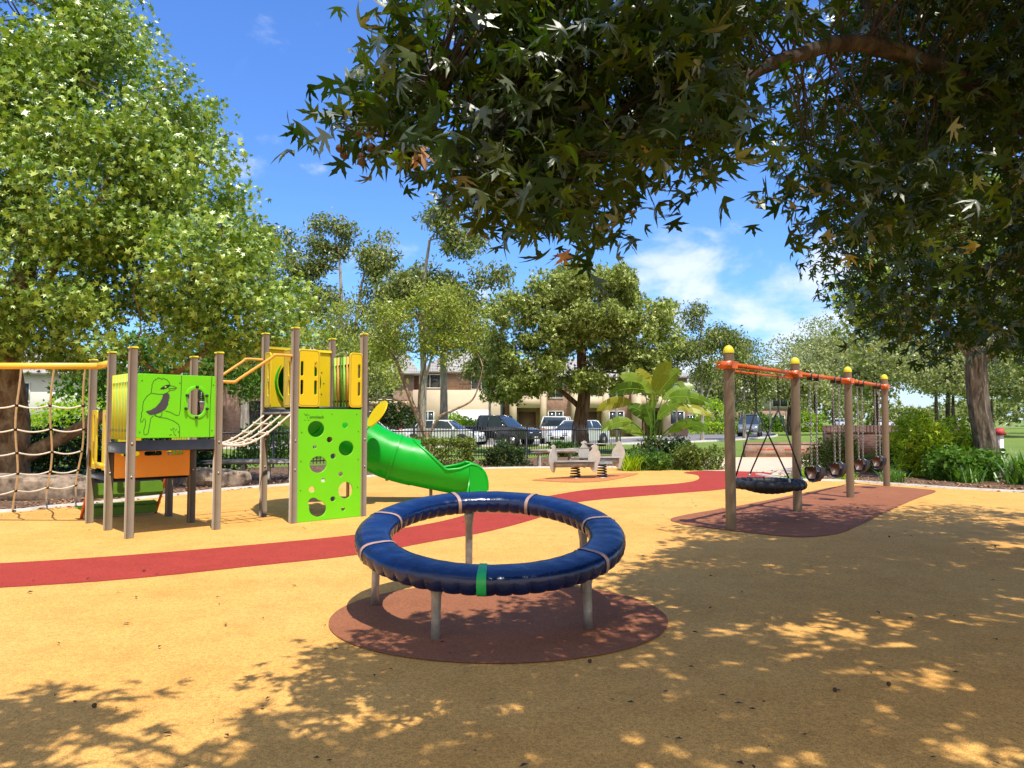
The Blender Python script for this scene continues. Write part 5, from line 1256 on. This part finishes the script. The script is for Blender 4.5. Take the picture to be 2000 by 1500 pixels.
shrub('dark green bush behind the farthest bucket swings', (11.4, 21.6), 1.0, .7, 1.05, 3200, .10, 'leaf_mid', 7)
shrub('broad dark bush between the last swing post and the bright shrub', (12.1, 20.2), 1.3, .75, 1.05, 4200, .10, 'leaf_mid', 8)
shrub('tall lime yellow leafed shrub left of the rough barked trunk', (10.9, 19.6), .95, .7, 1.62, 2600, .15, 'leaf_bright', 9, T=T_TRI5, lump=.2)
shrub('green leafy shrub at the foot of the rough barked trunk', (11.2, 18.6), .95, .6, .90, 3000, .11, 'leaf_mid', 10)
shrub('dark shrub mass inside the fence behind the climbing net', (-12.0, 19.2), 2.6, .9, 1.30, 6500, .09, 'leaf_dark', 12)
shrub('dark shrub inside the fence behind the low play tower', (-9.5, 21.0), 1.9, .7, 1.15, 4200, .09, 'leaf_dark', 13)
shrub('bright sunlit yellow green bush beyond the fence behind the net', (-16.5, 29.0), 3.8, 1.6, 2.3, 5200, .15, 'leaf_bright', 14)
shrub('garden bush beyond the fence, left of the tall play tower', (-9.2, 28.5), 1.6, 1.1, 1.5, 2600, .12, 'leaf_mid', 15)
shrub('green garden bush by the town house, behind the white cars', (-3.2, 52, 0), 3.0, 1.5, 2.0, 2600, .2, 'leaf_bright', 16)
shrub('dark rounded bush at the corner of the town house', (-8.3, 53, 0), 1.9, 1.4, 3.0, 2400, .2, 'leaf_dark', 17)
shrub('low clipped hedge by the house on the right, left of the nearest swing post', (20.5, 76), 3.6, .8, 1.2, 2000, .2, 'leaf_bright', 18, box=True, name='hedge', cat='hedge')
shrub('round dark bush beside the parked van', (23.5, 78), 1.7, 1.3, 2.4, 1300, .2, 'leaf_mid', 19)
shrub('bright round bush above the hedge of the far house', (21.5, 80), 2.6, 1.4, 3.4, 1500, .25, 'leaf_bright', 20)
shrub('row of dark shrubs across the road left of the second swing post', (30.5, 92), 3.2, 1.6, 2.4, 1800, .3, 'leaf_mid', 21)
shrub('bright bush under the park trees seen between the chains', (36.5, 92), 2.2, 1.5, 3.0, 1200, .28, 'leaf_bright', 22)
shrub('green bush between fence and round tree trunk', (2.1, 30.5), .7, .5, .7, 900, .10, 'leaf_mid', 23)
def tuft(label, c, n, h, seed, m='leaf_mid', rad=.16):
    rng = np.random.default_rng(seed); t = thing('grass_tuft', label, 'plant', (c[0], c[1], 0), 0, 'strappy plants in the garden beds')
    P = np.zeros((n, 3)); P[:, :2] = rng.normal(0, rad * .4, (n, 2)); a = rng.uniform(0, 6.28, n); out = np.stack([np.cos(a), np.sin(a), np.full(n, 1.5)], 1); out[:, :2] *= rng.uniform(.2, 1.1, (n, 1))
    out /= np.linalg.norm(out, axis=1)[:, None]; side = np.stack([-np.sin(a), np.cos(a), np.zeros(n)], 1); nn = np.cross(side, out); tv, tf = T_GRASS
    s = (h * rng.uniform(.6, 1.1, n))[:, None, None]; V = P[:, None] + s * (tv[None, :, 0, None] * side[:, None] * 1.0 + tv[None, :, 1, None] * out[:, None] - tv[None, :, 2, None] * np.array([0, 0, 1.0])[None, None] + tv[None, :, 2, None] * out[:, None] * .6)
    li = np.concatenate([np.array(q) for q in tf]); L = (li[None] + (np.arange(n) * len(tv))[:, None]).ravel()
    link_np('blades', V.reshape(-1, 3), L, np.tile([len(q) for q in tf], n), MAT[m], t)
tuft('big dark strappy clump at the right edge of the picture', (12.3, 17.3), 420, 1.0, 1, 'leaf_mid', .7)
tuft('strappy clump in front of the rough barked trunk', (10.9, 17.9), 160, .55, 2, 'leaf_mid', .35)
tuft('small bright strappy tuft in front of the third bucket swing', (8.2, 18.3), 90, .42, 3, 'leaf_bright', .25)
tuft('strappy tuft in the bark just left of the last swing post', (7.75, 19.6), 90, .42, 4, 'leaf_bright', .25)
tuft('low strappy tuft in the bark behind the last swing post', (9.2, 18.0), 110, .45, 5, 'leaf_mid', .3)
tuft('strappy clump right of the thick rough trunk', (13.1, 18.4), 260, .85, 6, 'leaf_mid', .5)
tuft('lime coloured tuft at the foot of the bird of paradise plant', (3.5, 21.9), 120, .7, 7, 'leaf_bright', .3)

# ================================================================ iron fence
fd = (FB - FA); fl = fd.length; fd.normalize(); fang = math.atan2(fd.y, fd.x)
fence = thing('iron_fence', 'black iron picket fence running behind the garden bed', 'fence', FA, fang)
npan = 12; pl = fl / npan
for i in range(npan):
    x0 = i * pl; mb = MB(); k = int(pl / .115)
    for j in range(1, k):
        x = x0 + pl * j / k; mb.box((x - .0095, -.0095, .08), (x + .0095, .0095, 1.24)); mb.add([(x - .014, -.014, 1.24), (x + .014, -.014, 1.24), (x + .014, .014, 1.24), (x - .014, .014, 1.24), (x, 0, 1.31)], [(0, 1, 4), (1, 2, 4), (2, 3, 4), (3, 0, 4)])
    mb.box((x0 + .03, -.02, .16), (x0 + pl - .03, .02, .20)); mb.box((x0 + .03, -.02, 1.08), (x0 + pl - .03, .02, 1.12))
    mb.build('picket_panel', MAT['iron_black'], fence)
for i in range(npan + 1):
    x = i * pl; MB().box((x - .028, -.028, 0), (x + .028, .028, 1.32), bev=.006).build('post', MAT['iron_black'], fence)

# ================================================================ benches, boulders
def stone(mb, c, sx, sy, sz, seed, ang=0, m=16):
    rnd = random.Random(seed); n2 = 10; v = []
    ph = [rnd.uniform(0, 6) for _ in range(6)]
    for i in range(n2 + 1):
        th = math.pi * i / n2
        for k in range(m):
            a = 2 * math.pi * k / m; x, y, z = math.cos(a) * math.sin(th), math.sin(a) * math.sin(th), math.cos(th)
            x, y, z = [math.copysign(abs(q) ** .5, q) for q in (x, y, z)]
            w_ = 1 + .07 * math.sin(3 * x + ph[0] + 2 * z) + .06 * math.sin(5 * y + ph[1]) + .05 * math.sin(6 * z + ph[2] + 4 * x) + .04 * math.sin(9 * x + ph[3]) + rnd.uniform(-.02, .02)
            px, py, pz = x * sx * w_, y * sy * w_, z * sz * w_
            v.append((c[0] + px * math.cos(ang) - py * math.sin(ang), c[1] + px * math.sin(ang) + py * math.cos(ang), c[2] + pz))
    f = [(i * m + k, i * m + (k + 1) % m, (i + 1) * m + (k + 1) % m, (i + 1) * m + k) for i in range(n2) for k in range(m)]
    return mb.add(v, f)
def boulder(label, c, sx, sy, sz, seed, ang=0):
    mb = stone(MB(), (0, 0, sz * .75), sx, sy, sz, seed, ang, 20); o = autosmooth(mb.build('boulder', MAT['sandstone']), 30); o.location = (c[0], c[1], 0)
    tag(o, label, 'boulder', 'sandstone boulders along the bed')
boulder('long pale topped sandstone block lying behind the climbing net', (-9.15, 14.2), 1.05, .38, .26, 1, .25)
boulder('sandstone block at the left picture edge behind the net', (-11.2, 13.9), 1.0, .36, .24, 2, .1)
boulder('low sandstone slab just left of the low play tower', (-7.55, 15.0), .55, .35, .13, 3, .3)
boulder('pale sandstone block seen between the legs of the low play tower', (-7.0, 17.2), .62, .35, .22, 4, .4)
boulder('rounded sandstone block right of the low play tower posts', (-6.5, 17.0), .45, .3, .19, 5, .5)
def slab_bench(label, c, L, ang, h=.46, w_=.5):
    t = thing('stone_bench', label, 'bench', c, ang, 'stone slab benches')
    o = stone(MB(), (0, 0, h), L / 2, w_ / 2, .06, 3, 0, 24).build('seat', MAT['bench_stone'], t); autosmooth(o, 40)
    for x in (-L * .36, -L * .1, L * .16, L * .38): MB().box((x - .035, -.16, 0), (x + .035, .16, h - .05), bev=.01).build('leg', MAT['bench_stone'], t)
slab_bench('stone slab bench behind the rope bridge', (-6.45, 18.6, 0), 2.3, .25)
slab_bench('stone slab bench behind the spring rocker, under the fence', (1.55, 23.9, 0), 1.9, .1, .5)

# ================================================================ brick walls on the right
sw = thing('seat_wall', 'low brick wall with three recessed brick seats beyond the pavement', 'wall', (9.35, 29.8, 0), R(-1))
MB().box((0, 0, 0), (3.9, .35, .53)).build('wall', MAT['brick_pink'], sw)
MB().box((-.01, -.02, .53), (3.92, .37, .60), bev=.01).build('coping', MAT['brick_brown'], sw)
for x in (.45, 1.55, 2.65):
    MB().box((x, -.012, .30), (x + .8, 0, .34)).build('seat_edge', MAT['frame_red'], sw)
    MB().box((x + .05, -.006, .06), (x + .75, 0, .29)).build('niche', MAT['brick_brown'], sw)
pw = thing('brick_planter', 'tall dark brick planter wall with soldier course cap behind the swings', 'wall', (11.25, 26.6, 0), R(-3))
MB().box((0, 0, 0), (4.8, .4, 1.05)).build('wall', MAT['brick_dark'], pw)
mb = MB()
for i in range(38): mb.box((i * .126 + .004, -.03, 1.055), (i * .125 + .119, .43, 1.30), bev=.006)
mb.build('soldier_course', MAT['brick_dark'], pw)
MB().box((0, -.02, 1.05), (4.8, .42, 1.055)).build('mortar_bed', MAT['concrete'], pw)
MB().add([(.1, .44, 0), (4.8, .44, 0), (7.0, 5, 0), (2.9, 5, 0), (.1, .44, 1.27), (4.8, .44, 1.27), (7.0, 5, 1.27), (2.9, 5, 1.27)], [(0, 1, 5, 4), (1, 2, 6, 5), (2, 3, 7, 6), (3, 0, 4, 7), (4, 5, 6, 7)]).build('planting', MAT['lawn'], pw)
bx = thing('notice_box', 'small white post box with a red pitched cap right of the rough barked trunk', 'post box', (15.4, 23.5, 0), R(10))
MB().box((-.08, -.08, 0), (.08, .08, 1.02), bev=.01).build('body', MAT['white_paint'], bx)
mb = MB(); mb.add([(-.14, -.13, 1.02), (.14, -.13, 1.02), (.14, .13, 1.02), (-.14, .13, 1.02), (0, -.13, 1.25), (0, .13, 1.25)], [(0, 1, 4), (1, 2, 5, 4), (2, 3, 5), (3, 0, 4, 5), (0, 3, 2, 1)]); mb.build('roof', MAT['red_roof'], bx)

# ================================================================ cars
def car(label, c, ang, paint, kind='sedan', name='parked_car', cat='car'):
    t = thing(name, label, cat, (c[0], c[1], .012), ang, 'cars parked along the road')
    if kind == 'sedan': L, Wd = 4.6, 1.8; prof = [(-2.3, .35), (-2.3, .78), (-2.15, .93), (-1.55, 1.0), (1.0, .98), (1.85, .86), (2.22, .68), (2.3, .5), (2.3, .3)]; gh = [(-1.75, .98), (-1.05, 1.40), (.0, 1.46), (.55, 1.38), (1.25, .96)]
    elif kind == 'suv': L, Wd = 4.6, 1.86; prof = [(-2.3, .4), (-2.32, .85), (-2.25, 1.08), (-1.9, 1.1), (1.05, 1.08), (1.95, .96), (2.25, .78), (2.3, .5), (2.3, .36)]; gh = [(-2.2, 1.08), (-1.95, 1.62), (-.2, 1.70), (.35, 1.64), (1.1, 1.06)]
    elif kind == 'ute': L, Wd = 5.2, 1.86; prof = [(-2.6, .45), (-2.62, 1.05), (-2.5, 1.12), (-.9, 1.12), (1.3, 1.10), (2.2, 1.0), (2.55, .85), (2.6, .5), (2.55, .42)]; gh = [(-.95, 1.10), (-.75, 1.68), (-.1, 1.74), (.6, 1.68), (1.3, 1.08)]
    else: L, Wd = 4.9, 1.9; prof = [(-2.4, .4), (-2.45, 1.05), (-2.4, 1.15), (-2.0, 1.16), (1.4, 1.12), (2.2, .98), (2.42, .8), (2.45, .5), (2.4, .38)]; gh = [(-2.38, 1.14), (-2.2, 1.9), (.2, 1.98), (.9, 1.85), (1.75, 1.08)]
    def loft(pr, w0, w1, z0, z1):
        P = catmull([Vector((x, 0, z)) for x, z in pr], 3); n = len(P); v = []
        cols = (-1, -.93, -.55, 0, .55, .93, 1)
        for s in cols:
            for p in P:
                k = max(0, min(1, (p.z - z0) / (z1 - z0))); hw = w0 + (w1 - w0) * k
                endt = 1 - .10 * (abs(p.x) / (L / 2)) ** 4
                sh = (1 if abs(s) < .99 else .0); 
                v.append((p.x * (1 - .012 * (abs(s) > .99)), s * hw * endt, p.z - (.025 if abs(s) > .99 and p.z > z0 + .2 * (z1 - z0) else 0)))
        f = []
        for i in range(len(cols) - 1):
            for j in range(n - 1): f.append((i * n + j, i * n + j + 1, (i + 1) * n + j + 1, (i + 1) * n + j))
            f.append((i * n + n - 1, i * n, (i + 1) * n, (i + 1) * n + n - 1))
        f.append(tuple(range(n))); f.append(tuple((len(cols) - 1) * n + k for k in range(n - 1, -1, -1)))
        return MB().add(v, f)
    zt = prof[4][1]
    autosmooth(loft(prof, Wd / 2, Wd / 2 - .05, .3, zt).build('body', MAT[paint], t), 50)
    zz_ = max(z for x, z in gh)
    g = [(x, z) for x, z in gh]
    autosmooth(loft(g, Wd / 2 - .08, Wd / 2 - .26, zt - .05, zz_).build('window', MAT['glass_dark'], t), 40)
    rf = [(x * .93 + .0, z) for x, z in gh[1:-1]]; x0, x1 = gh[1][0] - .02, gh[-2][0] - .02
    MB().box((x0, -(Wd / 2 - .27), zz_ - .075), (x1, Wd / 2 - .27, zz_ + .018), bev=.03).build('roof', MAT[paint], t)
    for sy in (-1, 1):
        for xx in (x0 + .0, (x0 + x1) / 2, x1): MB().bar((xx, sy * (Wd / 2 - .262), zz_ - .03), (xx + (.5 if xx == x1 else (-.35 if xx == x0 and kind != 'ute' else 0)), sy * (Wd / 2 - .085), zt - .02), .05, .05).build('pillar', MAT[paint], t)
    for x in (-L * .30, L * .305):
        for sy in (-1, 1):
            M_ = Matrix.Translation((x, sy * (Wd / 2 - .1), .33)) @ Matrix.Rotation(R(90), 4, 'X')
            wobj = thing('wheel', None, None, (0, 0, 0)); wobj.parent = t
            autosmooth(MB().lathe([(.2, -.11), (.31, -.11), (.335, -.08), (.335, .08), (.31, .11), (.2, .11)], seg=20, M=M_).build('tyre', MAT['tyre'], wobj), 40)
            MB().lathe([(.20, -.112), (.06, -.09), (.001, -.09)] if sy > 0 else [(.001, .09), (.06, .09), (.20, .112)], seg=16, M=M_).build('rim', MAT['rim'], wobj)
            MB().lathe([(.39, -.106), (.39, .106)], seg=20, M=Matrix.Translation((x, sy * (Wd / 2 - .105), .35)) @ Matrix.Rotation(R(90), 4, 'X')).build('wheel_arch', MAT['tyre'], t)
    for sy in (-1, 1):
        MB().box((L / 2 - .17, sy * (Wd / 2 - .42) - .16, .66), (L / 2 - .015, sy * (Wd / 2 - .42) + .16, .80), bev=.02).build('headlight', MAT['lamp_clear'], t)
        MB().box((-L / 2 - .015, sy * (Wd / 2 - .28) - .13, .80), (-L / 2 + .12, sy * (Wd / 2 - .28) + .13, 1.0), bev=.02).build('tail_light', MAT['lamp_red'], t)
        MB().box((gh[-1][0] - .35, sy * (Wd / 2 + .07) - .07, zt), (gh[-1][0] - .2, sy * (Wd / 2 + .07) + .07, zt + .13), bev=.02).build('mirror', MAT[paint], t)
    MB().box((L / 2 - .08, -.45, .42), (L / 2 + .012, .45, .58), bev=.01).build('grille', MAT['tyre'], t)
    MB().box((L / 2 - .01, -.2, .46), (L / 2 + .018, .2, .55)).build('number_plate', MAT['white_paint'], t)
    MB().box((-L / 2 - .02, -.2, .6), (-L / 2 + .02, .2, .7)).build('number_plate', MAT['white_paint'], t)
    return t
car('white sedan parked behind the green slide', (-8.0, 40.8), R(18), 'car_white', 'sedan')
car('white car parked right of the leaning tan trunk, nose to the right', (-3.9, 41.5), R(-14), 'car_white', 'sedan')
car('black pickup parked between the two white cars and the round tree', (-.9, 43.0), R(-30), 'car_black', 'ute', 'parked_pickup', 'pickup truck')
car('white wagon seen from behind, left of the thick brown trunk', (2.9, 46.5), R(80), 'car_white', 'suv')
car('white car nearest to the round tree, nose toward the playground', (3.75, 42.0), R(-125), 'car_white', 'sedan')
car('grey blue van parked on the road right of the nearest swing post', (21.6, 67.5), R(-112), 'car_grey', 'van', 'parked_van', 'van')
car('silver car far off across the lawn, left of the third post', (64, 157), R(40), 'car_white', 'sedan')
car('far white car beside the silver one, seen between the swing chains', (72, 161.5), R(30), 'car_white', 'suv')
car('dark car on the left behind the fence and the bright bush', (-21, 38.5), R(6), 'car_grey', 'sedan')
car('distant white car under the trees just left of the third swing post', (83, 165.5), R(22), 'car_white', 'sedan')

# ================================================================ houses
def window(parent, x, z, w_, h, y=0.0, fm='white_paint'):
    """on the front face (local -y)"""
    f = MB().box((x, y - .06, z), (x + w_, y - .003, z + .07)).box((x, y - .06, z + h - .07), (x + w_, y - .003, z + h)).box((x, y - .06, z + .07), (x + .07, y - .003, z + h - .07)).box((x + w_ - .07, y - .06, z + .07), (x + w_, y - .003, z + h - .07)).box((x + w_ / 2 - .03, y - .05, z + .07), (x + w_ / 2 + .03, y - .003, z + h - .07)).build('window', MAT[fm], parent)
    MB().box((x + .07, y - .03, z + .07), (x + w_ / 2 - .03, y - .004, z + h - .07)).box((x + w_ / 2 + .03, y - .03, z + .07), (x + w_ - .07, y - .004, z + h - .07)).build('pane', MAT['glass_dark'], f)
def roofmb(x0, x1, y0, y1, z, h, hip=2.5, ov=.5):
    x0 -= ov; x1 += ov; y0 -= ov; y1 += ov; ym = (y0 + y1) / 2
    v = [(x0, y0, z), (x1, y0, z), (x1, y1, z), (x0, y1, z), (x0 + hip, ym, z + h), (x1 - hip, ym, z + h), (x0, y0, z - .18), (x1, y0, z - .18), (x1, y1, z - .18), (x0, y1, z - .18)]
    return MB().add(v, [(0, 1, 5, 4), (1, 2, 5), (2, 3, 4, 5), (3, 0, 4), (6, 7, 1, 0), (7, 8, 2, 1), (8, 9, 3, 2), (9, 6, 0, 3), (9, 8, 7, 6)])
# town house behind the white cars
h = thing('town_house', 'two storey town house, brown brick over cream render, grey tiled roof, behind the white cars', 'house', (-13.2, 60, 0), R(5))
MB().box((0, 0, 0), (5.2, 9, 5.3)).build('wall', MAT['brick_brown'], h)
MB().box((0, -.02, 2.7), (5.2, -.001, 3.0)).build('string_course', MAT['render_cream'], h)
MB().box((5.2, -1.2, 0), (12.2, 9, 3.9)).build('wall', MAT['render_cream'], h)
MB().box((5.2, .9, 3.9), (12.2, 9, 5.5)).build('wall', MAT['brick_brown'], h)
window(h, 1.0, 3.1, 2.6, 1.9); window(h, .8, .9, 1.5, 1.3)
MB().box((3.0, -.03, 0), (4.6, .0 - .003, 2.3)).build('door', MAT['garage'], h)
window(h, 5.6, 4.1, 1.8, 1.2, .9); window(h, 9.9, 4.0, 1.7, 1.35, .9)
window(h, 5.9, .9, 1.0, 1.3, -1.2); MB().box((8.0, -1.24, 0), (11.4, -1.203, 2.3)).build('garage_door', MAT['white_paint'], h)
mb = MB()
for i in range(28): mb.box((8.9 + i * .12, -1.2, 3.9), (8.92 + i * .12, -1.18, 4.35))
mb.box((8.9, -1.215, 4.35), (12.2, -1.165, 4.4)); mb.build('railing', MAT['iron_black'], h)
roofmb(0, 5.2, 0, 9, 5.35, 2.2, 1.5).build('roof', MAT['roof_tile'], h)
roofmb(6.2, 12.2, .9, 9, 5.55, 1.9, 2.0).build('roof', MAT['roof_tile'], h)
# cream terrace behind the round tree
h = thing('terrace_house', 'cream and brown brick terrace with pale columns behind the round tree', 'house', (-.6, 66, 0), R(4))
MB().box((0, 0, 0), (16.5, 9, 5.4)).build('wall', MAT['brick_pink'], h)
for i in range(3):
    x = i * 5.5; MB().box((x + .3, -1.6, 0), (x + .9, -.003, 4.6)).build('column', MAT['render_cream'], h)
    MB().box((x + 3.0, -1.6, 0), (x + 3.5, -.003, 4.6)).build('column', MAT['render_cream'], h)
    MB().box((x + .9, -1.5, 2.55), (x + 3.0, -.003, 3.55)).build('balcony', MAT['render_cream'], h)
    MB().box((x + 1.2, -.04, 0), (x + 2.7, -.003, 2.2)).build('door', MAT['garage'], h)
    window(h, x + 1.1, 3.6, 1.7, 1.3); window(h, x + 3.8, 1.0, 1.4, 1.3); window(h, x + 3.8, 3.4, 1.4, 1.4)
roofmb(0, 16.5, 0, 9, 5.45, 1.9, 3).build('roof', MAT['roof_tile'], h)
# brick building with dark opening behind the low tower
h = thing('brick_house', 'pink brick house with a dark open doorway behind the rope bridge', 'house', (-20.5, 47, 0), R(8))
MB().box((0, 0, 0), (10.5, 9, 4.9)).build('wall', MAT['brick_pink'], h)
MB().box((3.6, -.04, 0), (5.6, -.003, 2.7)).build('garage_door', MAT['doorway_shade'], h)  # flat near-black sheet: shade inside the open doorway put into the colour
MB().box((1.7, -.45, 0), (2.1, -.003, 4.6)).build('column', MAT['render_pale'], h)
window(h, .2, 2.6, 1.2, 1.4); window(h, 6.5, 2.9, 1.8, 1.3); window(h, 8.7, .8, 1.3, 1.3)
roofmb(0, 10.5, 0, 9, 4.95, 1.9, 3).build('roof', MAT['roof_tile'], h)
h = thing('brick_house', 'pale house with a brick corner seen through the climbing net', 'house', (-42, 52, 0), R(14))
MB().box((0, 0, 0), (17, 9, 4.9)).build('wall', MAT['render_pale'], h)
MB().box((13.4, -.3, 0), (15.4, -.003, 4.2)).build('column', MAT['brick_pink'], h)
for x in (1.5, 5.5, 10.5): window(h, x, 2.8, 1.8, 1.4); window(h, x, .7, 1.8, 1.2)
roofmb(0, 17, 0, 9, 4.95, 2.0, 3).build('roof', MAT['roof_tile'], h)
h = thing('brick_house', 'pale grey house with brick lower storey right of the bird of paradise plant', 'house', (20.5, 94, 0), R(-4))
MB().box((0, 0, 0), (15, 9, 2.9)).build('wall', MAT['brick_brown'], h); MB().box((0, .03, 2.9), (15, 9, 5.0)).build('wall', MAT['render_pale'], h)
for x in (1.2, 5.2, 9.0, 12.2): window(h, x, 3.1, 1.9, 1.4, .03); window(h, x, .8, 1.5, 1.3)
roofmb(0, 15, 0, 9, 5.05, 2.3, 3.5, .8).build('roof', MAT['roof_tile'], h)
# street lamps
def lamp(label, c, hh):
    t = thing('street_lamp', label, 'street lamp', (c[0], c[1], 0), 0, 'pale lamp posts')
    MB().tube([(0, 0, 0), (0, 0, hh)], [.09, .06], 10).build('pole', MAT['galv_board'], t, True); MB().tube([(0, 0, hh - .05), (.5, -.3, hh + .15)], .035, 8).build('arm', MAT['galv_board'], t, True)
    MB().box((.38, -.5, hh + .1), (.8, -.2, hh + .2), bev=.03).build('lamp_head', MAT['galv'], t)
lamp('pale lamp post beyond the road right of the basket swing ropes', (27.8, 80), 6.5)
lamp('pale lamp post right of the round tree trunk', (6.2, 44), 4.6)
# distant belt of trees closing the horizon
rng = np.random.default_rng(77)
n = 26000; x = rng.uniform(-190, 260, n); y = 165 + rng.uniform(0, 22, n) + 10 * np.sin(x * .03); hh = 8.5 + 2.8 * np.sin(x * .11) + 2 * np.sin(x * .037 + 1) + 1.4 * np.sin(x * .31)
z = hh * rng.uniform(0, 1, n) ** .6; o = leaves('distant_trees', np.stack([x, y, z], 1), np.full(n, 1.3), T_TRI5, MAT['leaf_far'], None, (0, -.6, 1), .6, rng=rng)
tag(o, 'distant belt of trees along the horizon beyond road and park', 'trees', kind='stuff')
# seed balls fallen on the surface
for i, (px, py) in enumerate(((1631, 1355), (1736, 1343), (1737, 1051), (1944, 1070), (184, 1386), (1152, 1298))):
    lab = ['dark round seed ball lying in the shade left of its neighbour, lower right', 'dark round seed ball lying right of its neighbour in the shade, lower right', 'small seed ball lying on the shaded surface right of the swing pad', 'small seed ball near the right edge of the picture', 'small seed ball on sunny ground at the lower left', 'small seed ball at the front edge of the brown circle'][i]
    g = G(px, py); o = MB().lathe([(.012 * math.sin(math.pi * k / 8) + .0004, .018 - .012 * math.cos(math.pi * k / 8)) for k in range(9)], (0, 0, 0), 12).build('seed_ball', MAT['seed'], None, True); o.location = (g.x, g.y, .004)
    tag(o, lab, 'seed ball', 'fallen seed balls')
